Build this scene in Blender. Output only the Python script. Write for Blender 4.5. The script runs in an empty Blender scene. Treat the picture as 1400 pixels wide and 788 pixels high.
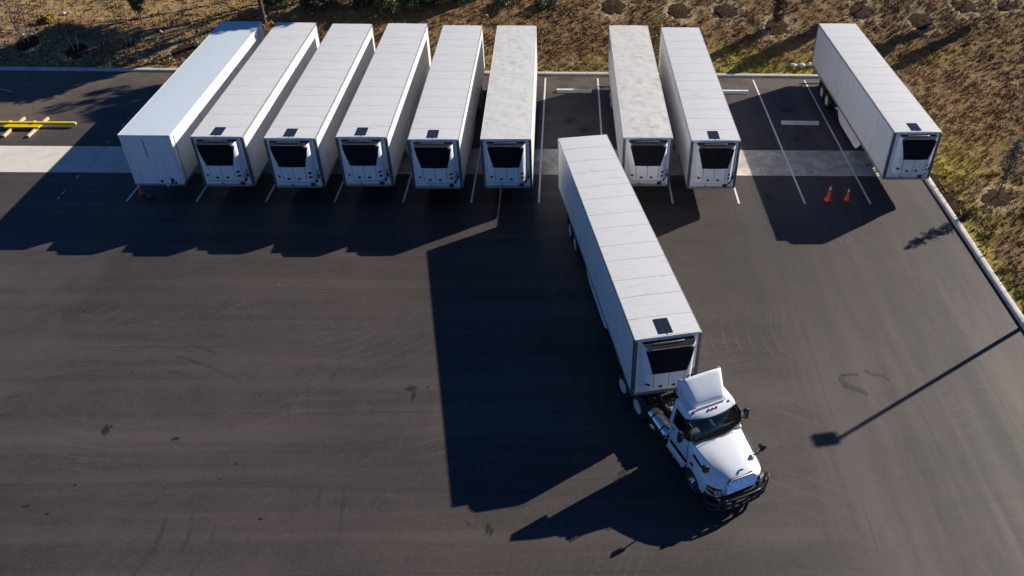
import bpy, bmesh, math, random
import numpy as np
from mathutils import Vector, Matrix, noise as mn
R = math.radians
random.seed(7); rng = np.random.default_rng(7)
S = bpy.context.scene
COL = S.collection

# ------------------------------------------------------------------ camera, sky, sun, exposure
CAM = np.array([23.818, -39.616, 24.40]); YAW, PITCH, ROLL = R(-2.90), R(37.77), R(1.72)
F, CX, CY = 1150.6, 824.8, 402.5                      # in pixels of the 1400 px wide photograph
def cam_axes():
    f0 = np.array([-math.sin(YAW), math.cos(YAW), 0]); r0 = np.array([math.cos(YAW), math.sin(YAW), 0]); u0 = np.array([0, 0, 1.])
    f = f0*math.cos(PITCH) - u0*math.sin(PITCH); u = u0*math.cos(PITCH) + f0*math.sin(PITCH)
    return r0*math.cos(ROLL) + u*math.sin(ROLL), -r0*math.sin(ROLL) + u*math.cos(ROLL), f
AR, AU, AF = cam_axes()
cd = bpy.data.cameras.new('camera'); co = bpy.data.objects.new('camera', cd); COL.objects.link(co)
co.matrix_world = Matrix(((AR[0], AU[0], -AF[0], CAM[0]), (AR[1], AU[1], -AF[1], CAM[1]), (AR[2], AU[2], -AF[2], CAM[2]), (0, 0, 0, 1)))
cd.sensor_fit = 'HORIZONTAL'; cd.sensor_width = 36; cd.lens = F/1400*36
cd.shift_x = -(CX-700)/1400; cd.shift_y = (CY-394)/1400
cd.clip_start = .1; cd.clip_end = 3000
S.camera = co

SUN = Vector((1.62, 1.06, 1.0)).normalized()          # towards the sun (elevation 27 degrees)
W = bpy.data.worlds.new('World'); S.world = W; W.use_nodes = True
wn = W.node_tree.nodes; bg = wn['Background']
sky = wn.new('ShaderNodeTexSky'); sky.sky_type = 'NISHITA'; sky.sun_disc = False
sky.sun_elevation = math.asin(SUN.z); sky.sun_rotation = math.atan2(SUN.x, SUN.y)
sky.air_density = .7; sky.dust_density = 0.; sky.ozone_density = 10.0
W.node_tree.links.new(sky.outputs[0], bg.inputs[0]); bg.inputs[1].default_value = .062
sl = bpy.data.lights.new('sun', 'SUN'); sl.energy = 5.0; sl.angle = R(.5); sl.color = (1, .91, .79)
so = bpy.data.objects.new('sun', sl); COL.objects.link(so); so.location = (60, 40, 60)
so.rotation_euler = (-SUN).to_track_quat('-Z', 'Y').to_euler()
S.view_settings.view_transform = 'Standard'; S.view_settings.look = 'None'
S.view_settings.gamma = 1; S.view_settings.exposure = .64
S.render.engine = 'CYCLES'; S.render.resolution_x = 1024; S.render.resolution_y = 576

# ------------------------------------------------------------------ materials
def newmat(name):
    m = bpy.data.materials.new(name); m.use_nodes = True
    return m, m.node_tree.nodes, m.node_tree.links, m.node_tree.nodes['Principled BSDF']
def mathn(n, l, op, a, b=None, c=None, clamp=False):
    x = n.new('ShaderNodeMath'); x.operation = op; x.use_clamp = clamp
    for i, v in enumerate((a, b, c)):
        if v is None: continue
        if isinstance(v, (int, float)): x.inputs[i].default_value = v
        else: l.new(v, x.inputs[i])
    return x.outputs[0]
def mixc(n, l, fac, a, b):
    x = n.new('ShaderNodeMix'); x.data_type = 'RGBA'
    for s, v in ((x.inputs[0], fac), (x.inputs[6], a), (x.inputs[7], b)):
        if isinstance(v, (int, float)): s.default_value = v
        elif isinstance(v, tuple): s.default_value = (*v, 1) if len(v) == 3 else v
        else: l.new(v, s)
    return x.outputs[2]
def coords(n, l, scale=(1, 1, 1), rand=True):
    tc = n.new('ShaderNodeTexCoord'); mp = n.new('ShaderNodeMapping'); mp.inputs['Scale'].default_value = scale
    l.new(tc.outputs['Object'], mp.inputs[0])
    if rand:
        oi = n.new('ShaderNodeObjectInfo'); v = n.new('ShaderNodeCombineXYZ')
        a = mathn(n, l, 'MULTIPLY', oi.outputs['Random'], 37.0)
        l.new(a, v.inputs[0]); l.new(a, v.inputs[1]); l.new(v.outputs[0], mp.inputs['Location'])
    return mp.outputs[0]
def noisen(n, l, vec, scale, detail=4, rough=.55, dist=0):
    x = n.new('ShaderNodeTexNoise'); x.inputs['Scale'].default_value = scale; x.inputs['Detail'].default_value = detail
    x.inputs['Roughness'].default_value = rough; x.inputs['Distortion'].default_value = dist
    l.new(vec, x.inputs['Vector']); return x.outputs[0]
def ramp(n, l, fac, lo, hi, a=0., b=1.):
    x = n.new('ShaderNodeMapRange'); x.interpolation_type = 'SMOOTHSTEP'
    l.new(fac, x.inputs[0])
    for i, v in enumerate((lo, hi, a, b)): x.inputs[i+1].default_value = v
    return x.outputs[0]
def bumpn(n, l, h, strength, dist, bs):
    b = n.new('ShaderNodeBump'); b.inputs['Strength'].default_value = strength; b.inputs['Distance'].default_value = dist
    l.new(h, b.inputs['Height']); l.new(b.outputs[0], bs.inputs['Normal'])
def simple(name, c1, c2=None, rough=.5, metal=0., scale=(1, 1, 1), ns=4., lo=.35, hi=.65, bump=0., bdist=.01, coat=0., spec=.5, detail=5):
    m, n, l, bs = newmat(name)
    bs.inputs['Roughness'].default_value = rough; bs.inputs['Metallic'].default_value = metal
    bs.inputs['Coat Weight'].default_value = coat; bs.inputs['Coat Roughness'].default_value = .08
    bs.inputs['Specular IOR Level'].default_value = spec
    if c2 is None: bs.inputs['Base Color'].default_value = (*c1, 1)
    else:
        v = coords(n, l, scale); f = noisen(n, l, v, ns, detail)
        l.new(mixc(n, l, ramp(n, l, f, lo, hi), c1, c2), bs.inputs['Base Color'])
        l.new(ramp(n, l, f, .2, .8, max(rough-.08, .02), min(rough+.1, 1)), bs.inputs['Roughness'])
        if bump: bumpn(n, l, f, bump, bdist, bs)
    return m
M = {}
def grimy(name, base, dirt, scale, ns, lo, hi, rough=.4, bump=0., second=None):
    m, n, l, bs = newmat(name)
    v = coords(n, l, scale); f = noisen(n, l, v, ns, 6, .6)
    v2 = coords(n, l, (1, 1, 1)); g = noisen(n, l, v2, .55, 3)
    fac = mathn(n, l, 'MULTIPLY', ramp(n, l, f, lo, hi), ramp(n, l, g, .3, .75, .25, 1.))
    c = mixc(n, l, fac, base, dirt)
    oi = n.new('ShaderNodeObjectInfo')
    c = mixc(n, l, mathn(n, l, 'MULTIPLY', oi.outputs['Random'], .10), c, (.55, .57, .6))
    if second:
        h = noisen(n, l, v2, second[1], 6, .7, .8)
        c = mixc(n, l, ramp(n, l, h, second[2], second[3]), c, second[0])
    l.new(c, bs.inputs['Base Color']); bs.inputs['Roughness'].default_value = rough
    l.new(ramp(n, l, f, .2, .8, rough-.08, rough+.18), bs.inputs['Roughness'])
    if bump: bumpn(n, l, f, bump, .02, bs)
    return m
M['side'] = grimy('trailer_side_white', (.79, .79, .78), (.46, .44, .39), (1.4, 1.4, .16), 3.0, .46, .80, .34)
M['roof'] = grimy('trailer_roof_white', (.60, .61, .615), (.40, .40, .40), (.5, 2.6, 1), 1.7, .44, .82, .5, .10, ((.40, .38, .35), 2.6, .63, .74))
M['roof_seam'] = simple('roof_seam_grey', (.26, .26, .26), (.46, .46, .46), .6, ns=3)
M['roof_wrinkle'] = grimy('loose_roof_membrane', (.60, .60, .585), (.38, .37, .35), (1, 1, 1), 2.2, .45, .75, .5, .5)
M['roof_stained'] = grimy('stained_roof_membrane', (.60, .585, .55), (.38, .355, .31), (1, 1, 1), 2.0, .42, .70, .55, .5, ((.34, .30, .22), 1.1, .60, .74))
M['roof_alu'] = grimy('smooth_roof_skin', (.53, .61, .68), (.47, .54, .61), (4, .25, 1), 2.0, .35, .8, .38)
M['front'] = grimy('trailer_front_white', (.80, .81, .82), (.44, .44, .43), (2.2, 1, .25), 3.0, .50, .80, .35)
M['rail'] = simple('aluminium_rail', (.52, .53, .54), (.36, .37, .38), .42, .75, ns=6)
M['rail_white'] = simple('white_roof_rail', (.80, .80, .80), (.62, .62, .6), .4, ns=6)
M['post'] = simple('dark_corner_post', (.10, .105, .115), (.17, .17, .18), .42, .4, ns=5)
M['steel'] = simple('dark_chassis_steel', (.035, .035, .038), (.07, .06, .055), .6, ns=6)
M['galv'] = simple('galvanised_steel', (.36, .37, .38), (.24, .25, .26), .5, .6, ns=9)
M['unit'] = grimy('cooling_unit_white', (.84, .85, .86), (.60, .59, .57), (1, 1, .5), 3., .52, .85, .35)
M['grille'] = simple('black_grille_plastic', (.010, .011, .014), (.018, .019, .022), .85, ns=9, spec=.1)
M['black'] = simple('black_plastic', (.018, .018, .02), (.03, .03, .032), .5, ns=8)
M['tyre'] = simple('tyre_rubber', (.018, .018, .018), (.035, .033, .03), .8, ns=10, bump=.1)
M['rimw'] = simple('white_wheel_disc', (.74, .75, .76), (.5, .5, .5), .4, ns=5)
M['chrome'] = simple('polished_aluminium', (.72, .74, .76), (.6, .62, .64), .16, 1., ns=5)
M['skirt'] = grimy('side_skirt_white', (.76, .77, .78), (.5, .48, .44), (.6, .6, .4), 3, .45, .8, .42)
M['solar'] = simple('solar_cell', (.012, .016, .03), (.02, .026, .045), .16, ns=20)
M['solar_line'] = simple('solar_line', (.05, .06, .075), None, .4)
M['flap'] = simple('rubber_flap', (.03, .03, .03), (.05, .05, .05), .8, ns=7)
M['red_lens'] = simple('red_lens', (.42, .02, .015), None, .2, coat=.5)
M['amber'] = simple('amber_lens', (.85, .25, .02), None, .2, coat=.6)
M['redtape'] = simple('red_decal', (.55, .09, .10), (.42, .08, .09), .4, ns=6)
M['cab'] = simple('cab_white_paint', (.74, .78, .82), (.62, .64, .66), .22, ns=3., coat=.6, lo=.5, hi=.85, detail=8)
M['cabdark'] = simple('cab_interior', (.05, .055, .055), (.075, .08, .078), .7, ns=4)
M['dash'] = simple('dashboard_grey', (.16, .18, .17), (.22, .24, .23), .6, ns=4)
M['lamp'] = simple('headlamp_lens', (.62, .66, .70), (.74, .76, .78), .12, .5, ns=14, coat=1)
M['grille_slat'] = simple('chrome_slat', (.55, .70, .88), (.48, .62, .80), .25, .85, ns=6)
M['badge'] = simple('badge_blue', (.06, .12, .24), None, .3, coat=.5)
M['cone'] = simple('cone_orange', (.95, .085, .03), (.95, .07, .02), .45, ns=9)
M['conew'] = simple('cone_collar', (.78, .78, .78), None, .4)
M['yellow'] = simple('yellow_paint', (.72, .50, .02), (.55, .36, .02), .45, ns=5, lo=.45, hi=.8)
M['timber'] = simple('pale_timber', (.66, .54, .34), (.5, .38, .22), .8, ns=6, scale=(6, .6, 6), bump=.2)
M['concrete'] = grimy('concrete_slab', (.68, .635, .55), (.52, .485, .42), (1, 1, 1), 1.2, .35, .75, .75, .05)
def concrete_wear():
    m = M['concrete']; n, l = m.node_tree.nodes, m.node_tree.links; bs = n['Principled BSDF']; src = bs.inputs['Base Color'].links[0].from_socket
    tc = n.new('ShaderNodeTexCoord'); sp = n.new('ShaderNodeSeparateXYZ'); l.new(tc.outputs['Object'], sp.inputs[0])
    f = noisen(n, l, tc.outputs['Object'], .8, 6, .7, .6)
    k = mathn(n, l, 'MULTIPLY', ramp(n, l, sp.outputs[0], -2., 6., .25, 1.), ramp(n, l, f, .3, .62, .25, .9))
    l.new(mixc(n, l, k, src, (.27, .25, .225)), bs.inputs['Base Color'])
concrete_wear()
M['kerb'] = grimy('concrete_kerb', (.52, .51, .48), (.33, .31, .28), (1, 1, 1), 1.6, .4, .75, .7, .05)
M['stop'] = grimy('wheel_stop_white', (.66, .66, .63), (.42, .41, .38), (1, 1, 1), 2.2, .45, .75, .7, .05)
M['bark'] = simple('bark', (.13, .10, .075), (.06, .045, .035), .85, ns=8, bump=.3)
M['palebark'] = simple('pale_bark', (.42, .36, .28), (.28, .23, .17), .8, ns=9)
M['leafdark'] = simple('dark_leaf', (.03, .045, .018), (.06, .075, .03), .6, ns=2.)
M['leafgreen'] = simple('green_leaf', (.055, .085, .022), (.10, .12, .035), .6, ns=2.)
M['leafbrown'] = simple('rust_leaf', (.13, .075, .035), (.08, .05, .025), .7, ns=2.)
M['leafgrey'] = simple('greygreen_leaf', (.075, .095, .07), (.12, .14, .10), .6, ns=2.)
M['leafyellow'] = simple('yellow_leaf', (.40, .32, .03), (.28, .24, .03), .6, ns=2.)
M['mulch'] = simple('dark_mulch', (.022, .014, .009), (.085, .052, .03), .95, ns=16, bump=1., bdist=.08, spec=.08)
M['stone'] = simple('pale_stone', (.62, .66, .58), (.45, .5, .42), .7, ns=5)
M['polemetal'] = simple('bronze_pole', (.07, .06, .05), None, .5, .3)

def mk_glass(name, tint, fr):
    m, n, l, bs = newmat(name); n.remove(bs)
    t = n.new('ShaderNodeBsdfTransparent'); t.inputs[0].default_value = (*tint, 1)
    g = n.new('ShaderNodeBsdfGlossy'); g.inputs['Roughness'].default_value = .03; g.inputs[0].default_value = (.9, .95, 1, 1)
    w = n.new('ShaderNodeFresnel'); w.inputs[0].default_value = fr
    x = n.new('ShaderNodeMixShader'); l.new(w.outputs[0], x.inputs[0]); l.new(t.outputs[0], x.inputs[1]); l.new(g.outputs[0], x.inputs[2])
    l.new(x.outputs[0], n['Material Output'].inputs[0]); return m
M['glass'] = mk_glass('cab_glass', (.42, .50, .48), 1.5)

def mk_asphalt():
    m, n, l, bs = newmat('asphalt')
    tc = n.new('ShaderNodeTexCoord'); P = tc.outputs['Object']
    sep = n.new('ShaderNodeSeparateXYZ'); l.new(P, sep.inputs[0]); X, Y = sep.outputs[0], sep.outputs[1]
    big = noisen(n, l, P, .09, 5, .6, .6); mid = noisen(n, l, P, .7, 6, .62, .5); fine = noisen(n, l, P, 26, 4, .7); grit = noisen(n, l, P, 95, 2, .7)
    def streak(sc, ns):
        mp = n.new('ShaderNodeMapping'); mp.inputs['Scale'].default_value = sc; l.new(P, mp.inputs[0])
        return noisen(n, l, mp.outputs[0], ns, 5, .6, .3)
    sx = streak((.05, 1., 1), .8); sy = streak((1., .05, 1), .9)
    east = ramp(n, l, X, 30.5, 35.)
    st = n.new('ShaderNodeMix'); st.data_type = 'FLOAT'; l.new(east, st.inputs[0]); l.new(sx, st.inputs[2]); l.new(sy, st.inputs[3]); st = st.outputs[0]
    c = mixc(n, l, ramp(n, l, mid, .25, .75), (.048, .0395, .0365), (.066, .0545, .050))
    c = mixc(n, l, ramp(n, l, st, .38, .66, 0, .9), c, (.090, .0745, .068))
    c = mixc(n, l, ramp(n, l, big, .42, .68, 0, .6), c, (.037, .0305, .0285))
    wide = streak((.04, .5, 1), .55); wide2 = streak((.5, .05, 1), .6)
    wd = n.new('ShaderNodeMix'); wd.data_type = 'FLOAT'; l.new(east, wd.inputs[0]); l.new(wide, wd.inputs[2]); l.new(wide2, wd.inputs[3]); wd = wd.outputs[0]
    c = mixc(n, l, ramp(n, l, wd, .30, .50, .6, 0), c, (.032, .0265, .025))
    c = mixc(n, l, ramp(n, l, wd, .54, .70, 0, .5), c, (.098, .082, .075))
    grain = noisen(n, l, P, 8.5, 5, .75, .3)
    c = mixc(n, l, ramp(n, l, grain, .52, .72, 0, .55), c, (.112, .095, .087))
    c = mixc(n, l, ramp(n, l, grain, .28, .48, .55, 0), c, (.026, .0215, .020))
    blot = noisen(n, l, P, 2.2, 6, .72, .8)
    c = mixc(n, l, ramp(n, l, blot, .54, .74, 0, .45), c, (.098, .085, .079))
    c = mixc(n, l, ramp(n, l, blot, .26, .45, .5, 0), c, (.034, .029, .028))
    # circling tyre scuffs
    def rings(cx, cy, r0, r1, wsc, amt, c):
        vs = n.new('ShaderNodeVectorMath'); vs.operation = 'DISTANCE'; l.new(P, vs.inputs[0]); vs.inputs[1].default_value = (cx, cy, 0)
        d = mathn(n, l, 'ADD', vs.outputs['Value'], mathn(n, l, 'MULTIPLY', noisen(n, l, P, .22, 2), .9))
        w = mathn(n, l, 'SINE', mathn(n, l, 'MULTIPLY', d, wsc)); w = ramp(n, l, w, .70, 1.)
        band = mathn(n, l, 'MULTIPLY', ramp(n, l, d, r0, r0+1), ramp(n, l, d, r1-1, r1, 1, 0))
        mp = n.new('ShaderNodeMapping'); mp.inputs['Location'].default_value = (cx*3.7, cy*5.1, cx+cy); l.new(P, mp.inputs[0])
        brk = ramp(n, l, noisen(n, l, mp.outputs[0], .20, 3), .52, .72)
        f = mathn(n, l, 'MULTIPLY', mathn(n, l, 'MULTIPLY', w, band), mathn(n, l, 'MULTIPLY', brk, amt))
        return f
    for (a, b, r0, r1, ws, amt, col) in ((14, -20, 4, 17, 9.5, .32, (.115, .10, .094)), (36.5, -11, 1.5, 9, 11.3, .4, (.115, .10, .094)), (4, -22, 5, 13, 7.3, .6, (.024, .02, .019)), (34.5, -24, 3, 14, 10.1, .55, (.024, .02, .019)), (23, -36, 8, 24, 8.7, .3, (.11, .098, .09)), (8, -2, 8, 22, 10.7, .28, (.11, .098, .09)), (40, -30, 6, 20, 9.1, .25, (.11, .098, .09)), (20, -14, 3, 9, 8.9, .45, (.028, .025, .024))):
        c = mixc(n, l, rings(a, b, r0, r1, ws, amt, c), c, col)
    # paving joints
    wob = mathn(n, l, 'MULTIPLY', mathn(n, l, 'SUBTRACT', noisen(n, l, P, .5, 3), .5), .16)
    def joint(axis, pos, mask, c, col=(.022, .020, .020), w=.045, amt=.5):
        d = mathn(n, l, 'ABSOLUTE', mathn(n, l, 'SUBTRACT', mathn(n, l, 'ADD', axis, wob), pos))
        f = mathn(n, l, 'MULTIPLY', ramp(n, l, d, w*.3, w, amt, 0), mask)
        f = mathn(n, l, 'MULTIPLY', f, ramp(n, l, noisen(n, l, P, .22, 3), .40, .62, .12, 1))
        return mixc(n, l, f, c, col)
    west = ramp(n, l, X, 31, 34, 1, 0); one = mathn(n, l, 'ADD', 0., 1.)
    for y in (-7.8, -11.85, -15.8, -19.3, -23.2, -3.6): c = joint(Y, y, west, c)
    for x in (34.4, 38.1, 41.6): c = joint(X, x, mathn(n, l, 'MULTIPLY', east, ramp(n, l, Y, -1., 0., 1, 0)), c, w=.045, amt=.6)
    # lighter band of asphalt on the west side
    wob2 = mathn(n, l, 'MULTIPLY', noisen(n, l, P, .8, 4), 1.3)
    ob = mathn(n, l, 'ADD', X, wob2)
    c = mixc(n, l, mathn(n, l, 'MULTIPLY', ramp(n, l, ob, 1.6, 2.4, .42, 0), ramp(n, l, mid, .3, .65, .25, 1)), c, (.085, .078, .07))
    # dirt washed to the kerb side of the bays
    back = mathn(n, l, 'MULTIPLY', ramp(n, l, mathn(n, l, 'ADD', Y, mathn(n, l, 'MULTIPLY', mid, 2.)), 14.6, 16.8), ramp(n, l, mid, .25, .6))
    c = mixc(n, l, mathn(n, l, 'MULTIPLY', back, .7), c, (.15, .12, .09))
    dl = mathn(n, l, 'MULTIPLY', ramp(n, l, mathn(n, l, 'ADD', X, mathn(n, l, 'MULTIPLY', mid, 4.)), -9., -4., 1, 0), ramp(n, l, Y, 6., 9.))
    c = mixc(n, l, mathn(n, l, 'MULTIPLY', dl, ramp(n, l, blot, .3, .65, .3, .9)), c, (.17, .125, .085))
    # bright specks and pits
    c = mixc(n, l, ramp(n, l, fine, .64, .78, 0, .6), c, (.15, .135, .125))
    c = mixc(n, l, ramp(n, l, grit, .3, .5, .45, 0), c, (.024, .023, .023))
    c = mixc(n, l, .13, c, (.012, .010, .0095))
    l.new(c, bs.inputs['Base Color'])
    l.new(ramp(n, l, st, .3, .75, .66, .56), bs.inputs['Roughness'])
    bs.inputs['Specular IOR Level'].default_value = .28
    h = mathn(n, l, 'ADD', mathn(n, l, 'MULTIPLY', fine, .5), grit)
    bumpn(n, l, h, .35, .006, bs)
    return m
M['asphalt'] = mk_asphalt()

def mk_decal(name, col, ns, lo, hi, amt=1., rough=.7):
    m, n, l, bs = newmat(name)
    tc = n.new('ShaderNodeTexCoord'); f = noisen(n, l, tc.outputs['Object'], ns, 6, .65, .4)
    bs.inputs['Base Color'].default_value = (*col, 1); bs.inputs['Roughness'].default_value = rough
    l.new(ramp(n, l, f, lo, hi, 0, amt), bs.inputs['Alpha'])
    return m
M['line'] = mk_decal('white_line_paint', (.70, .70, .69), 6., .28, .44, .95)
M['wornline'] = mk_decal('worn_line_paint', (.6, .6, .58), 1.6, .50, .60, .75)
def mk_spot(amt):
    m, n, l, bs = newmat('oil_stain'); tc = n.new('ShaderNodeTexCoord')
    vd = n.new('ShaderNodeVectorMath'); vd.operation = 'DISTANCE'; sx = n.new('ShaderNodeSeparateXYZ'); cb = n.new('ShaderNodeCombineXYZ')
    l.new(tc.outputs['Generated'], sx.inputs[0]); l.new(sx.outputs[0], cb.inputs[0]); l.new(sx.outputs[1], cb.inputs[1])
    l.new(cb.outputs[0], vd.inputs[0]); vd.inputs[1].default_value = (.5, .5, 0)
    f = noisen(n, l, tc.outputs['Object'], 5., 5, .65, .3)
    e = mathn(n, l, 'ADD', vd.outputs['Value'], mathn(n, l, 'MULTIPLY', mathn(n, l, 'SUBTRACT', f, .5), .9))
    l.new(ramp(n, l, e, .05, .48, amt, 0.), bs.inputs['Alpha']); bs.inputs['Base Color'].default_value = (.014, .013, .013, 1); bs.inputs['Roughness'].default_value = .6
    return m
M['oil'] = mk_spot(.85); M['faintoil'] = mk_spot(.45)
M['scuff'] = mk_decal('tyre_scuff', (.014, .013, .013), 2.5, .24, .56, .9)
M['chalk'] = mk_decal('pale_scratch', (.13, .12, .11), 6., .46, .66, .6)

def mk_terrain():
    m, n, l, bs = newmat('bank_soil_and_dry_grass')
    tc = n.new('ShaderNodeTexCoord'); P = tc.outputs['Object']
    at = n.new('ShaderNodeAttribute'); at.attribute_name = 'cover'
    sp = n.new('ShaderNodeSeparateColor'); l.new(at.outputs['Color'], sp.inputs[0])
    a = noisen(n, l, P, 1.3, 7, .68, .4); b = noisen(n, l, P, 4.5, 6, .65, .6); d = noisen(n, l, P, 16, 4, .7); e = noisen(n, l, P, .3, 4, .6)
    c = mixc(n, l, ramp(n, l, a, .35, .68), (.13, .074, .032), (.28, .175, .08))
    c = mixc(n, l, ramp(n, l, e, .42, .66, 0, .55), c, (.33, .21, .095))
    c = mixc(n, l, ramp(n, l, b, .55, .74, 0, .6), c, (.42, .28, .13))
    c = mixc(n, l, ramp(n, l, b, .28, .43, .75, 0), c, (.036, .022, .013))
    g = mathn(n, l, 'MULTIPLY', sp.outputs[1], ramp(n, l, b, .36, .60))
    c = mixc(n, l, g, c, (.34, .30, .04))
    s = mathn(n, l, 'MULTIPLY', sp.outputs[0], ramp(n, l, b, .34, .58))
    c = mixc(n, l, s, c, (.44, .34, .19))
    t = mathn(n, l, 'MULTIPLY', sp.outputs[2], ramp(n, l, mathn(n, l, 'ADD', mathn(n, l, 'MULTIPLY', b, .55), mathn(n, l, 'MULTIPLY', d, .45)), .52, .62))
    c = mixc(n, l, t, c, (.42, .37, .30))
    f = mathn(n, l, 'MULTIPLY', at.outputs['Alpha'], ramp(n, l, d, .2, .6, .6, 1.))
    c = mixc(n, l, f, c, (.31, .21, .10))
    c = mixc(n, l, ramp(n, l, d, .3, .45, .5, 0), c, (.028, .02, .014))
    l.new(c, bs.inputs['Base Color']); bs.inputs['Roughness'].default_value = .95; bs.inputs['Specular IOR Level'].default_value = .15
    bumpn(n, l, mathn(n, l, 'ADD', b, mathn(n, l, 'MULTIPLY', d, .4)), .8, .12, bs)
    return m
M['terrain'] = mk_terrain()
def mk_tuft():
    m, n, l, bs = newmat('dry_grass_blades')
    at = n.new('ShaderNodeAttribute'); at.attribute_name = 'tint'
    l.new(at.outputs['Color'], bs.inputs['Base Color']); bs.inputs['Roughness'].default_value = .85; bs.inputs['Specular IOR Level'].default_value = .2
    return m
M['tuft'] = mk_tuft()
M['earth'] = simple('far_earth', (.13, .095, .06), (.2, .15, .09), .95, ns=.05)

# ------------------------------------------------------------------ mesh helpers
class MB:
    def __init__(s): s.v = []; s.f = []
    def add(s, v, f):
        o = len(s.v); s.v += [tuple(p) for p in v]; s.f += [tuple(i+o for i in q) for q in f]; return s
    def box(s, c, d, bev=0., rot=None):
        x, y, z = d[0]/2, d[1]/2, d[2]/2
        if bev <= 0:
            v = [(a*x, b*y, e*z) for e in (-1, 1) for b in (-1, 1) for a in (-1, 1)]
            f = [(0, 2, 3, 1), (4, 5, 7, 6), (0, 1, 5, 4), (2, 6, 7, 3), (0, 4, 6, 2), (1, 3, 7, 5)]
        else:
            bm = bmesh.new(); bmesh.ops.create_cube(bm, size=1); bmesh.ops.scale(bm, vec=d, verts=bm.verts)
            bmesh.ops.bevel(bm, geom=bm.edges[:], offset=min(bev, .48*min(d)), segments=2, profile=.5, affect='EDGES')
            bm.verts.index_update(); v = [tuple(k.co) for k in bm.verts]; f = [[k.index for k in q.verts] for q in bm.faces]; bm.free()
        if rot is not None: v = [tuple(rot @ Vector(k)) for k in v]
        return s.add([(k[0]+c[0], k[1]+c[1], k[2]+c[2]) for k in v], f)
    def bar(s, a, b, w, h, bev=0.):
        a, b = Vector(a), Vector(b); d = b-a; q = d.to_track_quat('Y', 'Z').to_matrix()
        return s.box((a+b)/2, (w, d.length, h), bev, q)
    def tube(s, pts, rad, n=10, cap=True):
        pts = [Vector(p) for p in pts]; m = len(pts); v = []; f = []
        rad = rad if isinstance(rad, (list, tuple)) else [rad]*m
        up = None
        for i, p in enumerate(pts):
            t = (pts[min(i+1, m-1)]-pts[max(i-1, 0)]).normalized()
            if up is None: up = t.orthogonal().normalized()
            up = (up - t*up.dot(t)).normalized(); w = t.cross(up)
            for k in range(n):
                a = 2*math.pi*k/n; v.append(p+(up*math.cos(a)+w*math.sin(a))*rad[i])
        for i in range(m-1):
            for k in range(n):
                f.append((i*n+k, i*n+(k+1) % n, (i+1)*n+(k+1) % n, (i+1)*n+k))
        if cap: f.append(tuple(range(n-1, -1, -1))); f.append(tuple((m-1)*n+k for k in range(n)))
        return s.add(v, f)
    def lathe(s, prof, n=24, c=(0, 0, 0), axis='Z', close=False):
        v = []; f = []; m = len(prof)
        for (r, h) in prof:
            for k in range(n):
                a = 2*math.pi*k/n; p = (r*math.cos(a), r*math.sin(a), h)
                if axis == 'Y': p = (p[0], p[2], p[1])
                if axis == 'X': p = (p[2], p[0], p[1])
                v.append((p[0]+c[0], p[1]+c[1], p[2]+c[2]))
        for i in range(m-1 if not close else m):
            j = (i+1) % m
            for k in range(n): f.append((i*n+k, i*n+(k+1) % n, j*n+(k+1) % n, j*n+k))
        if not close: f.append(tuple(range(n-1, -1, -1))); f.append(tuple((m-1)*n+k for k in range(n)))
        return s.add(v, f)
    def prism(s, poly, a, b, axis='Z'):
        n = len(poly)
        def P(q, h): return {'Z': (q[0], q[1], h), 'Y': (q[0], h, q[1]), 'X': (h, q[0], q[1])}[axis]
        v = [P(q, a) for q in poly]+[P(q, b) for q in poly]
        f = [tuple(range(n-1, -1, -1)), tuple(range(n, 2*n))]+[(i, (i+1) % n, n+(i+1) % n, n+i) for i in range(n)]
        return s.add(v, f)
    def grid(s, P):                                     # P[i][j] points
        r, c = len(P), len(P[0])
        return s.add([p for row in P for p in row], [(i*c+j, i*c+j+1, (i+1)*c+j+1, (i+1)*c+j) for i in range(r-1) for j in range(c-1)])
    def data(s, name, fix=True):
        me = bpy.data.meshes.new(name); me.from_pydata([tuple(p) for p in s.v], [], s.f)
        if fix:
            bm = bmesh.new(); bm.from_mesh(me); bmesh.ops.recalc_face_normals(bm, faces=bm.faces); bm.to_mesh(me); bm.free()
        me.update(); return me
    def build(s, name, m, parent=None, smooth=None, fix=True, loc=None):
        me = s.data(name, fix); me.materials.append(M[m])
        return link(name, me, parent, smooth, loc)
def link(name, me, parent=None, smooth=None, loc=None):
    o = bpy.data.objects.new(name, me); COL.objects.link(o)
    if smooth is not None:
        me.shade_smooth() if smooth >= 180 else smooth_by(me, smooth)
    if parent is not None: o.parent = parent
    if loc is not None: o.location = loc
    return o
def smooth_by(me, ang):
    me.shade_smooth(); me.set_sharp_from_angle(angle=R(ang))
def empty(name, loc=(0, 0, 0), rz=0.):
    o = bpy.data.objects.new(name, None); COL.objects.link(o); o.location = loc; o.rotation_euler[2] = rz; o.empty_display_size = .3; return o
def tag(o, label=None, cat=None, group=None, kind=None):
    if label: o['label'] = label
    if cat: o['category'] = cat
    if group: o['group'] = group
    if kind: o['kind'] = kind
    return o
def kids(o): return [c for c in bpy.data.objects if c.parent == o]
def copy_tree(o, parent=None):
    c = o.copy(); COL.objects.link(c)
    if parent is not None: c.parent = parent
    for ch in kids(o): copy_tree(ch, c)
    return c

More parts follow.
